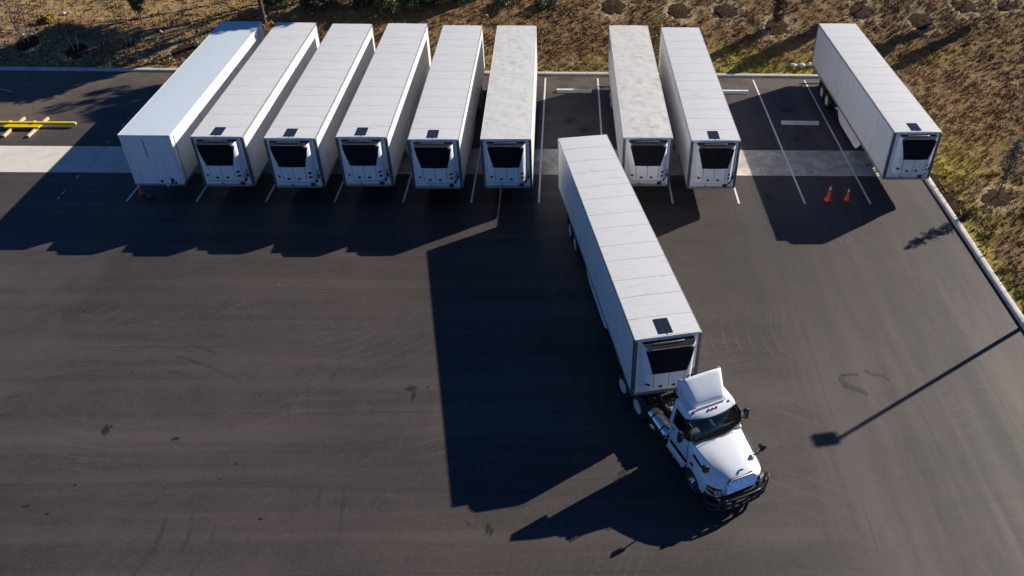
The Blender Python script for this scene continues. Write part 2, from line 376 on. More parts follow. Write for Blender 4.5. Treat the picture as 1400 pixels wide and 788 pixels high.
# ------------------------------------------------------------------ the ground
KN, KE = 17.15, 44.55                                    # lot side faces of the north and east kerbs
def sst(x, a, b):
    t = np.clip((x-a)/(b-a), 0, 1); return t*t*(3-2*t)
def base_height(x, y):
    x = np.asarray(x, float); y = np.asarray(y, float)
    dn = np.maximum(y-KN-.65, 0); de = np.maximum(x-KE-.65, 0)
    cap = 1.25+1.9*sst(x, -6, 14)
    hn = .30*dn; k = np.minimum(hn, cap)+.025*np.maximum(dn-cap/.30, 0)
    hn = np.where(hn < cap-.25, hn, np.where(hn > cap+.25, k, hn-(hn-cap+.25)**2/1.0))
    he = np.minimum(.18*de, 2.4)
    return .135+(hn**3+he**3+1e-9)**(1/3.)
def pix(px, py, z=None):
    d = AF+((px-CX)/F)*AR-((py-CY)/F)*AU
    if z is not None: return CAM+d*((z-CAM[2])/d[2])
    t = 20.
    for _ in range(60):
        q = CAM+d*t; off = (KN-q[1] > 0) and (KE-q[0] > 0)
        g = 0. if off else float(base_height(q[0], q[1]))
        t += (q[2]-g)/(-d[2])*.8
    return CAM+d*t
def ground_at(px, py): q = pix(px, py); return Vector((q[0], q[1], q[2]))

me = MB().grid([[(-1500, -1500, -.06), (1500, -1500, -.06)], [(-1500, 1500, -.06), (1500, 1500, -.06)]]).data('ground'); me.materials.append(M['earth'])
tag(link('ground', me), kind='structure')
me = MB().grid([[(-90, -110, 0), (KE+.05, -110, 0)], [(-90, KN+.05, 0), (KE+.05, KN+.05, 0)]]).data('parking_lot'); me.materials.append(M['asphalt'])
lot = tag(link('parking_lot', me), kind='structure')

# mulch rings and the saplings that stand in them (photo pixels of the rings)
RINGS = [(838, 8, 1.0), (927, 15, 1.0), (993, 15, 1.0), (1062, 37, 1.05), (1178, 14, 1.0), (1258, 28, 1.1), (1318, 9, 1.0), (1377, 8, .9), (1362, 271, .95),
         (37, 60, .9), (105, 70, .8), (177, 63, .6), (250, 71, .9)]
RP = [ground_at(a, b) for a, b, _ in RINGS]
GP = ground_at(1283, 240)

def axis_pts(parts):
    out = [parts[0][0]]
    for a, b, st in parts: out += list(np.linspace(a, b, max(1, int(round((b-a)/st)))+1)[1:])
    return np.array(out)
xs = axis_pts([(-90, -27, 2.), (-27, KE+.3, .2), (KE+.3, 70, .16), (70, 140, 3.)])
ys = axis_pts([(-110, -16, 3.), (-16, KN+.3, .16), (KN+.3, 36, .16), (36, 120, 3.)])
XX, YY = np.meshgrid(xs, ys, indexing='ij')
keep = ~((XX < KE+.29) & (YY < KN+.29))
Z = base_height(XX, YY)
idx = -np.ones(XX.shape, int); idx[keep] = np.arange(keep.sum())
px_, py_, pz_ = XX[keep], YY[keep], Z[keep]
edge = np.minimum(np.maximum(px_-KE-.3, py_-KN-.3), .8)/.8
def nz(x, y, sc, oct=3, seed=0.):
    return np.array([mn.fractal(Vector((a*sc+seed, b*sc-seed, seed)), 1., 2., oct) for a, b in zip(x, y)])
near = (px_ > -27) & (px_ < 70) & (py_ > -16) & (py_ < 36)
n1 = np.zeros(len(px_)); n2 = n1.copy(); n3 = n1.copy()
n1[near] = nz(px_[near], py_[near], .28, 3, 1.7); n2[near] = nz(px_[near], py_[near], 1.5, 3, 8.3); n3[near] = nz(px_[near], py_[near], 3.4, 2, 4.1)
pz_ = pz_+edge*(n1*.09+n2*.055+n3*.035)
cover = np.zeros((len(px_), 4), np.float32)
for k, (q, (_, _, rr)) in enumerate(zip(RP, RINGS)):
    d = np.hypot(px_-q.x, (py_-q.y)*.9); w = 1. if k < 9 else .3
    cover[:, 0] = np.maximum(cover[:, 0], w*(1-sst(d+n2*.5, rr*.9, rr*2.0)))
    pz_ += -.03*(1-sst(d, 0, rr*1.1))
dn = py_-KN; de = px_-KE
cover[:, 1] = np.clip((1-sst(dn+n1*1.5, .5, 4.2))*sst(px_, 30, 36)*(px_ < KE+1)*.9, 0, 1)
cover[:, 1] = np.maximum(cover[:, 1], .35*(1-sst(dn+n1*2, .3, 2.5))*(dn > 0))
dg = np.hypot(px_-GP.x, py_-GP.y)
cover[:, 1] = np.maximum(cover[:, 1], (1-sst(dg+n1*1.2, .8, 3.4))*1.)
cover[:, 1] = np.maximum(cover[:, 1], .45*(1-sst(de+n1*1.5, 2.0, 6.0))*sst(py_+n1*2, -6, -1)*(1-sst(py_, 5, 12))*(dn < 0))
cover[:, 0] = np.maximum(cover[:, 0], .4*(dn < 0)*(1-sst(py_, -14, -3)))
cover[:, 2] = np.clip((1-sst(px_, -1, 3))*(1-sst(dn+n1, 4.2, 5.5))*.95+.28*(1-sst(dn+n1*2, .4, 3.))*(px_ < 40)*(dn > 0), 0, 1)
cover[:, 3] = np.clip((1-sst(px_+n1*3, 6, 11))*sst(dn+n1*.5, 5.6, 6.8), 0, 1)
fi = idx[:-1, :-1]; qa = np.stack([idx[:-1, :-1], idx[1:, :-1], idx[1:, 1:], idx[:-1, 1:]], -1).reshape(-1, 4)
qa = qa[(qa >= 0).all(1)]
me = bpy.data.meshes.new('bank'); me.from_pydata(np.stack([px_, py_, pz_], 1).tolist(), [], qa.tolist()); me.update()
ca = me.color_attributes.new('cover', 'FLOAT_COLOR', 'POINT'); ca.data.foreach_set('color', cover.ravel())
me.materials.append(M['terrain']); me.shade_smooth()
tag(link('bank', me), kind='structure')

# dry grass and weeds, uncountable
def grass():
    N = 62000
    x = np.empty(0); y = np.empty(0)
    ax = rng.uniform(-26, 69, N*2); ay = rng.uniform(-15, 35.5, N*2)
    ok = ((ay > KN+.5) | (ax > KE+.5)); ax, ay = ax[ok][:N], ay[ok][:N]
    j = np.searchsorted(xs, ax).clip(1, len(xs)-1); i = np.searchsorted(ys, ay).clip(1, len(ys)-1)
    v = idx[j, i]; okk = v >= 0; ax, ay, v = ax[okk], ay[okk], v[okk]
    patch = n2[v]+n1[v]*.6; okk = rng.uniform(-.75, .75, len(v)) < patch+.15
    ax, ay, v = ax[okk], ay[okk], v[okk]
    for q, (_, _, rr) in zip(RP, RINGS):
        d = np.hypot(ax-q.x, ay-q.y) > rr*.9; ax, ay, v = ax[d], ay[d], v[d]
    az = pz_[v]-.02; cv = cover[v]; K = len(ax); B = 4
    V = np.zeros((K, B, 3, 3)); h = rng.uniform(.06, .17, (K, B))*(1+.5*cv[:, 1:2])*np.where(rng.uniform(0, 1, (K, 1)) < .12, 1.9, 1.); th = rng.uniform(0, 6.283, (K, B)); lean = rng.uniform(.3, 1.1, (K, B)); w = rng.uniform(.025, .06, (K, B))
    ox = rng.uniform(-.09, .09, (K, B)); oy = rng.uniform(-.09, .09, (K, B))
    cx, cy = np.cos(th), np.sin(th)
    bx = ax[:, None]+ox; by = ay[:, None]+oy
    V[:, :, 0] = np.stack([bx-cy*w, by+cx*w, np.repeat(az[:, None], B, 1)], -1)
    V[:, :, 1] = np.stack([bx+cy*w, by-cx*w, np.repeat(az[:, None], B, 1)], -1)
    V[:, :, 2] = np.stack([bx+cx*h*lean, by+cy*h*lean, az[:, None]+h], -1)
    t = rng.uniform(0, 1, (K, 1)); c = (1-t)*np.array([.14, .082, .038])+t*np.array([.38, .245, .11])
    g = cv[:, 1:2]*(rng.uniform(0, 1, (K, 1)) < .75); c = c*(1-g)+g*np.array([.36, .32, .045])
    s = cv[:, 0:1]*.8; c = c*(1-s)+s*np.array([.42, .33, .18])
    f = cv[:, 3:4]*.8; c = c*(1-f)+f*np.array([.31, .21, .10])
    lt = cv[:, 2:3]*(rng.uniform(0, 1, (K, 1)) < .35); c = c*(1-lt)+lt*np.array([.40, .36, .29])
    C = np.ones((K, B, 3, 4), np.float32); C[..., :3] = c[:, None, None, :]*rng.uniform(.75, 1.25, (K, B, 1, 1))
    me = bpy.data.meshes.new('dry_grass'); me.from_pydata(V.reshape(-1, 3).tolist(), [], np.arange(K*B*3).reshape(-1, 3).tolist())
    a = me.color_attributes.new('tint', 'FLOAT_COLOR', 'POINT'); a.data.foreach_set('color', C.ravel())
    me.materials.append(M['tuft']); me.update()
    tag(link('dry_grass', me), 'short dry brown grass and weeds covering the bank', 'grass', kind='stuff')
grass()

# mulch rings (low rough mounds)
for k, (q, (_, _, rr)) in enumerate(zip(RP, RINGS)):
    mb = MB(); P = []
    for i in range(7):
        row = []
        for j in range(41):
            a = 2*math.pi*j/40; r = rr*i/6*(1+.22*mn.fractal(Vector((math.cos(a)*1.8+k*3, math.sin(a)*1.8, 0)), 1., 2., 3))
            x, y = q.x+r*math.cos(a), q.y+r*math.sin(a)
            z = float(base_height(x, y))+.075*(1-(i/6)**3)-.04*(i == 6)+.06*mn.noise(Vector((x*6, y*6, k)))
            row.append((x, y, z))
        row[-1] = row[0]; P.append(row)
    mb.grid(P); tag(mb.build('mulch_ring', 'mulch', smooth=180), kind='structure')
# narrow mulch strip along the east kerb
P = []
for i in range(30):
    y = -2.0+i*.18; row = []
    for j in range(8):
        w = (.85+.25*mn.noise(Vector((y*.8, 3, 1))))*min(1, (i+1)/4, (30-i)/4)
        x = KE+.34+w*j/7; row.append((x, y, float(base_height(x, y))+.06*math.sin(math.pi*j/7)+.02+.02*mn.noise(Vector((x*6, y*6, 2)))))
    P.append(row)
mb = MB(); mb.grid(P); tag(mb.build('mulch_strip', 'mulch', smooth=180), kind='structure')

# kerbs: cast sections as parts
kn = empty('kerb'); tag(kn, kind='structure')
def kerb_sec(x0, x1, y0, y1, axis):
    prof = [(0, -.05), (.02, .12), (.06, .15), (.30, .15), (.32, .14), (.32, -.05)]
    mb = MB()
    if axis == 'N': mb.prism([(KN+a, b) for a, b in prof], x0, x1, 'X')
    else: mb.prism([(KE+a, b) for a, b in prof], y0, y1, 'Y')
    return mb
x = -42.
while x < KE+.30:
    x1 = min(x+3.05, KE+.32); kerb_sec(x+.006, x1-.006, 0, 0, 'N').build('kerb_section', 'kerb', kn, 40); x += 3.05
y = KN-.01
while y > -36:
    kerb_sec(0, 0, y-3.05+.006, y-.006, 'E').build('kerb_section', 'kerb', kn, 40); y -= 3.05
# concrete pad for landing gear, slab by slab
pad = empty('concrete_pad'); tag(pad, kind='structure')
x = -36.8
while x < 43.:
    x1 = min(x+5.53, KE-.02)
    MB().box(((x+x1)/2, 4.66, .0), (x1-x-.02, 3.10, .012)).build('slab', 'concrete', pad); x += 5.53
# painted bay lines
SP = 3.689
for k in range(12):
    MB().grid([[(SP*k-.055, 0, .0095), (SP*k+.055, 0, .0095)], [(SP*k-.055, 16.7, .0095), (SP*k+.055, 16.7, .0095)]]).build('painted_line', 'line', lot)
MB().grid([[(-3.75, -.2, .0095), (-3.66, -.2, .0095)], [(-3.95, 12, .0095), (-3.86, 12, .0095)]]).build('painted_line', 'wornline', lot)
# stains, scuffs and scratches
LIFT = .0102
def blob(px, py, rx, ry, m, name, rot=0., seed=0):
    c = pix(px, py, 0.); mb = MB(); pts = []
    for j in range(28):
        a = 2*math.pi*j/28; r = 1+.45*mn.noise(Vector((math.cos(a)*1.6+seed, math.sin(a)*1.6, seed)))
        u, v = rx*r*math.cos(a), ry*r*math.sin(a); pts.append((u*math.cos(rot)-v*math.sin(rot), u*math.sin(rot)+v*math.cos(rot), 0))
    global LIFT
    LIFT += .00004
    mb.add([(0, 0, 0)]+pts, [(0, 1+j, 1+(j+1) % 28) for j in range(28)]); mb.build(name, m, lot, loc=(c[0], c[1], LIFT))
for i, (a, b, rx, ry, r) in enumerate([(145, 588, .16, .42, .5), (152, 584, .1, .1, 0), (563, 531, .26, .2, 0), (566, 541, .12, .35, 0), (668, 722, .1, .35, -.2), (672, 728, .07, .3, -.3), (356, 710, .12, .08, 0), (36, 692, .2, .06, .4), (64, 703, .1, .06, 0), (240, 600, .25, .1, .4)]):
    blob(a, b, rx, ry, 'oil', 'oil_stain', r, i*2.3)
for i in range(22):
    blob(random.uniform(20, 1380), random.uniform(390, 780), random.uniform(.03, .09), random.uniform(.03, .09), 'oil', 'oil_drip', random.uniform(0, 3), i*1.7)
for (a, b) in ((778, 165), (800, 178), (1075, 150), (1090, 190), (1050, 270)):
    blob(a, b, random.uniform(.3, .7), random.uniform(.3, .8), 'faintoil', 'oil_stain', random.uniform(0, 3), a*.1)
def stripe(pxs, w, m, name):
    P = [pix(a, b, 0.) for a, b in pxs]; rows = []; n = len(P)
    for i, p in enumerate(P):
        t = P[min(i+1, n-1)]-P[max(i-1, 0)]; t = t/np.linalg.norm(t); k = w*(.35+.65*math.sin(math.pi*(i+.5)/n))
        rows.append([(p[0]-t[1]*k, p[1]+t[0]*k, .004), (p[0]+t[1]*k, p[1]-t[0]*k, .004)])
    MB().grid(rows).build(name, m, lot)
stripe([(1152, 512), (1150, 519), (1156, 527), (1168, 531), (1178, 535), (1187, 540)], .16, 'scuff', 'tyre_scuff')
stripe([(1153, 514), (1162, 512), (1174, 512)], .1, 'scuff', 'tyre_scuff')
stripe([(1181, 506), (1190, 511), (1204, 513), (1216, 520)], .11, 'scuff', 'tyre_scuff')
for q in ([(1120, 500), (1122, 482), (1135, 474), (1165, 472), (1180, 470)], [(1135, 540), (1150, 556), (1185, 575), (1230, 592)], [(1128, 545), (1150, 565), (1200, 590)], [(440, 375), (380, 390), (310, 425), (240, 465)], [(400, 400), (350, 425), (300, 450)], [(600, 415), (520, 450), (440, 465)], [(1235, 570), (1262, 582), (1300, 612)]):
    stripe(q, .05, 'chalk', 'pale_scratch')
stripe([(1070, 660), (1082, 664), (1093, 660)], .035, 'chalk', 'pale_scratch'); stripe([(1076, 664), (1074, 682)], .03, 'chalk', 'pale_scratch'); stripe([(1090, 662), (1089, 680)], .03, 'chalk', 'pale_scratch')

# ------------------------------------------------------------------ semi trailers
TL, TW, TH = 16.15, 2.6, 4.10
def wheel_pair(parent, loc, side, rim='rimw'):
    """dual tyres; loc = outer face centre; side -1/+1 along local X"""
    r, w = .51, .27
    tp = [(.30, 0), (.44, .005), (.495, .03), (r, .07), (r, w-.07), (.495, w-.03), (.44, w-.005), (.30, w)]
    mb = MB()
    for o in (0, .33): mb.lathe([(a, -side*(h+o)) for a, h in tp], 28, loc, 'X', close=True)
    t = mb.build('wheel', 'tyre', parent, 40)
    rp = [(.305, 0.), (.29, .0), (.275, .03), (.26, .09), (.17, .11), (.14, .07), (.11, .02), (.10, -.03), (.0, -.035)]
    m2 = MB().lathe([(a, -side*h) for a, h in rp], 28, loc, 'X')
    m2.build('rim', rim, t, 40)
    m3 = MB()
    for k in range(10):
        a = 2*math.pi*k/10; m3.lathe([(.014, 0), (.014, .035)], 6, (loc[0]-side*.085, loc[1]+.19*math.cos(a), loc[2]+.19*math.sin(a)), 'X')
    m3.build('lug_nuts', 'galv', t)
    return t
def unit_ring(z, p, hw, hf, n=10):
    """half-hexagon plan with rounded cheeks: wall at y=0, front face at y=-p"""
    pts = [(-hw, 0), (-hw, -.10)]
    for i in range(n+1):
        t = i/n; a = t*math.pi/2
        pts.append((-hw+(hw-hf)*(1-math.cos(a)), -.10-(p-.10)*math.sin(a)))
    pts += [(-x, y) for x, y in reversed(pts)]
    return [(x, y, z) for x, y in pts]
UZ = [(1.62, .16, .82, .45), (1.70, .36, .92, .52), (1.80, .43, .97, .56), (2.2, .47, .99, .60), (2.9, .50, 1.0, .66), (3.5, .52, 1.01, .72), (3.86, .53, 1.01, .74), (3.92, .51, 1.0, .73)]
def unit_front(z):
    zs = [u[0] for u in UZ]; return [float(np.interp(z, zs, [u[i] for u in UZ])) for i in (1, 2, 3)]
def unit_patch(x0, x1, z0, z1, off, nx=10, nz_=6, taper=0., bow=0.):
    """patch lying on the cooling unit front between lateral x0..x1, offset outward"""
    rows = []
    for i in range(nz_+1):
        z = z0+(z1-z0)*i/nz_; p, hw, hf = unit_front(z); row = []
        k = 1-taper*(1-i/nz_)
        for j in range(nx+1):
            x = (x0+(x1-x0)*j/nx)*k; ax = abs(x)
            if ax <= hf: y = -p
            else:
                c = 1-min(1, (ax-hf)/(hw-hf)); y = -.10-(p-.10)*math.sqrt(max(0, 1-(1-c)**2))
            zz = z+bow*(1-(x/max(abs(x0), abs(x1)))**2)*(1 if i == 0 else 0)
            row.append((x, y-off, zz))
        rows.append(row)
    return rows
def slab_from(rows, th):
    """give a patch a thickness towards +Y"""
    r, c = len(rows), len(rows[0]); mb = MB(); A = [p for q in rows for p in q]; B = [(p[0], p[1]+th, p[2]) for p in A]; N = r*c; f = []
    for i in range(r-1):
        for j in range(c-1):
            f.append((i*c+j, i*c+j+1, (i+1)*c+j+1, (i+1)*c+j)); f.append(tuple(N+k for k in (i*c+j, (i+1)*c+j, (i+1)*c+j+1, i*c+j+1)))
    bd = [j for j in range(c)]+[i*c+c-1 for i in range(1, r)]+[(r-1)*c+j for j in range(c-2, -1, -1)]+[i*c for i in range(r-2, 0, -1)]
    for k in range(len(bd)): a, b = bd[k], bd[(k+1) % len(bd)]; f.append((a, b, N+b, N+a))
    return mb.add(A+B, f)
def cooling_unit(root):
    mb = MB(); rows = [unit_ring(*u) for u in UZ]; mb.grid(rows); c = len(rows[0]); o = (len(rows)-1)*c
    mb.f.append(tuple(range(c))); mb.f.append(tuple(range(o, o+c)))
    u = mb.build('cooling_unit', 'unit', root, 35)
    g = slab_from(unit_patch(-.985, .985, 2.72, 3.915, .018, 24, 8, .32, -.04), .02).build('grille', 'grille', u, 40)
    for k in range(11):                                  # grille louvres stand proud
        z = 2.80+k*.096; hwid = .97*(1-.32*(1-(z-2.72)/1.19))-.06
        slab_from(unit_patch(-hwid, hwid, z, z+.03, .032, 14, 1), .016).build('louvre', 'grille', g)
    slab_from(unit_patch(-.97, .97, 1.77, 2.76, .003, 16, 5, .05), .006).build('door_recess', 'post', u, 40)
    slab_from(unit_patch(-.60, -.013, 1.80, 2.70, .014, 5, 5, .06), .016).build('access_door', 'unit', u, 40)
    slab_from(unit_patch(.013, .60, 1.80, 2.70, .014, 5, 5, .06), .016).build('access_door', 'unit', u, 40)
    slab_from(unit_patch(-.96, -.625, 1.80, 2.70, .012, 6, 5, .05), .012).build('cheek_panel', 'unit', u, 40)
    slab_from(unit_patch(.625, .96, 1.80, 2.70, .012, 6, 5, .05), .012).build('cheek_panel', 'unit', u, 40)
    for (x, z) in ((-.30, 1.98), (.22, 1.98), (.80, 2.30), (.80, 2.05), (-.80, 2.1)):
        slab_from(unit_patch(x-.075, x+.075, z-.055, z+.055, .026, 2, 1), .014).build('latch', 'black', u)
    # upper rim, dark fan well and exhaust bar
    rim = []
    for (x, y, z) in unit_ring(3.92, .53, 1.01, .74): rim.append((x, y*.98-.012, 3.90))
    MB().tube(rim[1:-1], .022, 8).build('rim_trim', 'rail', u, 60)
    well = [(x*.995, y*.985, 3.926) for x, y, z in unit_ring(3.92, .51, 1.0, .73)]
    mb = MB(); mb.add(well, [tuple(range(len(well)))]); mb.build('fan_well', 'grille', u)
    MB().tube([(-.62, -.22, 3.965), (-.55, -.24, 3.985), (.45, -.24, 3.985), (.55, -.2, 3.97)], .022, 8).build('exhaust_bar', 'rail', u, 60)
    return u
def build_trailer(kind):
    root = empty('semi_trailer')
    hw = TW/2
    # floor-to-roof core (inner wall skin)
    MB().box((0, TL/2, 2.63), (TW-.05, TL-.06, 2.80)).build('body', 'side' if kind != 'dry' else 'side', root)
    n = 13; st = (TL-.22)/n
    sp = MB().box((0, 0, 0), (.016, st-.012, 2.58), .004).data('side_panel'); sp.materials.append(M['side'])
    for s in (-1, 1):
        for k in range(n): link('side_panel', sp, root, None, (s*(hw-.019), .11+st*(k+.5), 2.62))
        MB().box((s*(hw-.012), TL/2, 4.025), (.026, TL-.02, .11), .006).build('top_rail', 'rail_white' if kind != 'reefer' else 'rail', root)
        MB().box((s*(hw-.012), TL/2, 1.255), (.030, TL-.02, .15), .006).build('bottom_rail', 'rail', root)
    # roof
    if kind == 'reefer':
        MB().box((0, TL/2, 4.045), (TW-.03, TL-.04, .05)).build('roof_deck', 'roof_seam', root)
        cuts = [.03, 1.18, 2.52, 3.66, 5.02, 6.12, 7.50, 8.62, 9.98, 11.1, 12.42, 13.6, 14.9, TL-.03]
        for k in range(len(cuts)-1):
            a, b = cuts[k]+.010, cuts[k+1]-.010; rows = []
            for i in range(3):
                y = a+(b-a)*i/2
                rows.append([(x, y, 4.078+.022*(1-(x/hw)**2)+.004*(i == 1)) for x in np.linspace(-hw+.03, hw-.03, 9)])
            slab = MB(); r, c = 3, 9; A = [p for q in rows for p in q]; B = [(p[0], p[1], 4.066) for p in A]; N = 27; f = []
            for i in range(r-1):
                for j in range(c-1): f.append((i*c+j, i*c+j+1, (i+1)*c+j+1, (i+1)*c+j))
            bd = list(range(c))+[i*c+c-1 for i in range(1, r)]+[(r-1)*c+j for j in range(c-2, -1, -1)]+[i*c for i in range(r-2, 0, -1)]
            for q in range(len(bd)): f.append((bd[q], bd[(q+1) % len(bd)], N+bd[(q+1) % len(bd)], N+bd[q]))
            slab.add(A+B, f); slab.build('roof_panel', 'roof', root, 40)
    else:
        rows = []; ny, nx = (150, 26) if kind == 'wrinkled' else (24, 13)
        for i in range(ny+1):
            y = .03+(TL-.06)*i/ny; row = []
            for j in range(nx+1):
                x = -hw+.03+(TW-.06)*j/nx; e = min(1, (1-abs(x)/hw)*5, y*3, (TL-y)*3); z = 4.072+.018*(1-(x/hw)**2)
                if kind == 'wrinkled': z += e*(.016*mn.fractal(Vector((x*.9, y*.9, 0)), 1., 2., 3)+.011*abs(mn.noise(Vector((x*2.2+5, y*1.7, 3))))+.008*mn.noise(Vector((x*1.2, y*4., 7))))
                row.append((x, y, z))
            rows.append(row)
        MB().grid(rows).build('roof_sheet', 'roof_wrinkle' if kind == 'wrinkled' else 'roof_alu', root, 180)
        MB().box((0, TL/2, 4.03), (TW-.04, TL-.04, .05)).build('roof_deck', 'rail_white', root)
    for y, nm in ((.012, 'front_header'), (TL-.012, 'rear_header')):
        MB().box((0, y, 4.03), (TW-.02, .05, .12), .012).build(nm, 'rail_white', root)
    # front wall
    if kind != 'dry':
        MB().box((0, .01, 2.60), (TW-.14, .03, 2.72)).build('front_wall', 'front', root)
        for s in (-1, 1): MB().box((s*(hw-.06), .012, 2.62), (.14, .07, 2.80), .02).build('corner_post', 'post', root)
        for s in (-1, 1): MB().box((s*(hw-.004), .085, 2.66), (.016, .15, 2.62)).build('corner_post', 'post', root)
        MB().box((0, -.012, 1.27), (TW-.34, .05, .16), .01).build('front_rail', 'rail', root)
        cooling_unit(root)
        for k, (x, z, w, h) in enumerate(((.72, 1.40, .22, .16), (-.35, 1.36, .10, .10), (.95, 1.62, .10, .14), (1.10, 1.9, .09, .16), (1.10, 2.2, .07, .10))):
            MB().box((x, -.05, z), (w, .09, h), .015).build('connector', ('black', 'galv', 'black', 'steel', 'galv')[k], root)
        MB().tube([(.72, -.09, 1.42), (.9, -.12, 1.55), (1.05, -.10, 1.8), (1.10, -.07, 2.2)], .018, 6).build('hose', 'black', root, 60)
    else:
        MB().box((0, .01, 2.60), (TW-.34, .05, 2.74), .02).build('front_wall', 'front', root)
        for s in (-1, 1):
            mb = MB()                                    # rounded corner skins
            rows = [[(s*(hw-.17+.165*math.sin(a)), .15-.165*math.cos(a), z) for a in np.linspace(0, math.pi/2, 8)] for z in (1.2, 4.0)]
            mb.grid(rows); mb.build('corner_skin', 'front', root, 60)
        MB().box((-.14, -.018, 3.35), (.05, .014, 1.1), .004).build('front_seam', 'galv', root)
        MB().box((0, -.02, 1.24), (TW-.3, .05, .12), .01).build('front_rail', 'rail', root)
        for (x, z, w, h, m) in ((.18, 1.44, .12, .12, 'black'), (.42, 1.60, .22, .16, 'front'), (.74, 1.52, .15, .15, 'black'), (.70, 1.36, .10, .12, 'black'), (.88, 1.36, .09, .12, 'black'), (.42, 1.20, .10, .12, 'rail_white')):
            MB().box((x, -.045, z), (w, .07, h), .012).build('connector', m, root)
        for s in (-1, 1): MB().box((s*(hw-.012), .35, 2.62), (.030, .05, 2.6)).build('corner_post', 'post', root)
    # rear frame and doors
    for s in (-1, 1):
        MB().box((s*(hw-.05), TL-.02, 2.6), (.10, .09, 2.85), .01).build('rear_post', 'galv', root)
        d = MB().box((s*.60, TL+.012, 2.65), (1.17, .05, 2.62), .01).build('rear_door', 'side', root)
        for x in (.25, .95): MB().tube([(s*x, TL+.055, 1.4), (s*x, TL+.055, 3.9)], .017, 8).build('lock_rod', 'galv', d)
        for z in (1.6, 2.3, 3.0, 3.7): MB().box((s*1.19, TL+.04, z), (.16, .03, .07)).build('hinge', 'galv', d)
        MB().box((s*.95, TL+.02, 1.12), (.5, .06, .10), .01).build('tail_light', 'red_lens', root)
    MB().box((0, TL-.06, 1.19), (TW-.1, .14, .14)).build('rear_sill', 'galv', root)
    mb = MB().box((0, TL-.1, .55), (2.3, .10, .10))
    for s in (-1, 1): mb.bar((s*.6, TL-.1, .55), (s*.6, TL-.14, 1.15), .09, .06)
    mb.build('bumper_guard', 'steel', root)
    # floor, chassis, running gear
    mb = MB().box((0, TL/2, 1.17), (TW-.12, TL-.3, .10))
    for y in np.arange(.6, TL-.4, .62): mb.box((0, y, 1.10), (TW-.2, .06, .09))
    mb.build('floor_frame', 'steel', root)
    mb = MB()
    for s in (-1, 1): mb.box((s*.55, 12.3, .95), (.10, 3.4, .22))
    for y in (11.0, 12.3, 13.6): mb.box((0, y, .95), (1.1, .10, .16))
    mb.build('slider_frame', 'steel', root)
    for y in (11.66, 12.95):
        MB().tube([(-1.0, y, .51), (1.0, y, .51)], .065, 10).build('axle', 'steel', root, 60)
        for s in (-1, 1): wheel_pair(root, (s*1.27, y, .51), s)
    for s in (-1, 1):
        MB().box((s*.96, 13.72, .72), (.62, .012, .75)).build('mud_flap', 'flap', root)
        leg = MB().box((s*.80, 3.75, .88), (.13, .13, .56), .01).box((s*.80, 3.75, .42), (.10, .10, .56)).build('landing_leg', 'galv', root)
        MB().box((s*.80, 3.75, .03), (.30, .28, .045), .01).build('foot', 'galv', leg)
        if kind != 'dry':
            rows = []
            for i in range(25):
                y = 4.5+4.9*i/24; t = i/24
                zb = .36+.62*max(0, 1-t/.16)**1.6+.5*max(0, (t-.80)/.20)**1.8
                rows.append([(s*(hw-.10+.06*k/4-.02), y, zb+(1.16-zb)*k/4) for k in range(5)])
            mb = MB().grid(rows); nv = len(mb.v); mb.add([(p[0]-s*.012, p[1], p[2]) for p in mb.v], [tuple(reversed(q)) for q in mb.f])
            mb.build('side_skirt', 'skirt', root, 60, fix=False)
    mb = MB().bar((-.8, 3.75, .95), (.8, 3.75, .95), .07, .07).bar((-.8, 3.75, .6), (0, 4.6, 1.1), .05, .05).bar((.8, 3.75, .6), (0, 4.6, 1.1), .05, .05)
    mb.build('leg_brace', 'galv', root)
    if kind != 'dry':
        MB().tube([(-.55, 5.6, .86), (.55, 5.6, .86)], .26, 20).build('fuel_tank', 'chrome', root, 40)
    if kind == 'reefer':
        s = MB().box((-.06, .56, 4.112), (.55, .86, .024), .004).build('solar_panel', 'solar', root)
        mb = MB()
        for k in range(1, 3): mb.box((-.06-.275+.55*k/3, .56, 4.1255), (.006, .80, .003))
        for k in range(1, 5): mb.box((-.06, .13+.86*k/5, 4.1258), (.52, .006, .003))
        mb.build('cell_lines', 'solar_line', s)
        MB().tube([(-.06, .14, 4.11), (-.02, .06, 4.10), (-.02, -.03, 4.06)], .014, 6).build('cable', 'black', root, 60)
    return root
PARK = 'trailers parked in the bays'
proto = {k: build_trailer(k) for k in ('dry', 'reefer', 'wrinkled')}
TR = [ # kind x y yaw label
 ('dry', 2.23, -.24, -.12, 'white box trailer with plain flat front and no cooling unit, cone at its nose'),
 ('reefer', 5.89, -.34, .21, 'white refrigerated trailer parked right beside the plain-front box trailer'),
 ('reefer', 9.58, -.45, .26, 'white refrigerated trailer, second one along from the plain-front box trailer'),
 ('reefer', 13.15, -.27, .15, 'white refrigerated trailer, third one along from the plain-front box trailer'),
 ('reefer', 16.84, -.49, .31, 'white refrigerated trailer with roof solar panel next to the clean wrinkled-roof trailer'),
 ('wrinkled', 20.54, -.40, .75, 'white refrigerated trailer with clean wrinkled seamless roof and no solar panel'),
 ('wrinkled', 27.92, -.14, .49, 'white refrigerated trailer with brown-stained wrinkled roof'),
 ('reefer', 31.44, -.40, .72, 'white refrigerated trailer with roof solar panel right beside the stained-roof trailer'),
 ('reefer', 42.48, .69, 1.03, 'white refrigerated trailer standing alone against the kerb beside the grass bank'),
 ('reefer', 27.492, -15.943, 10.68, 'white refrigerated trailer pulled out of its bay, coupled to the tractor')]
used = set(); trailers = []
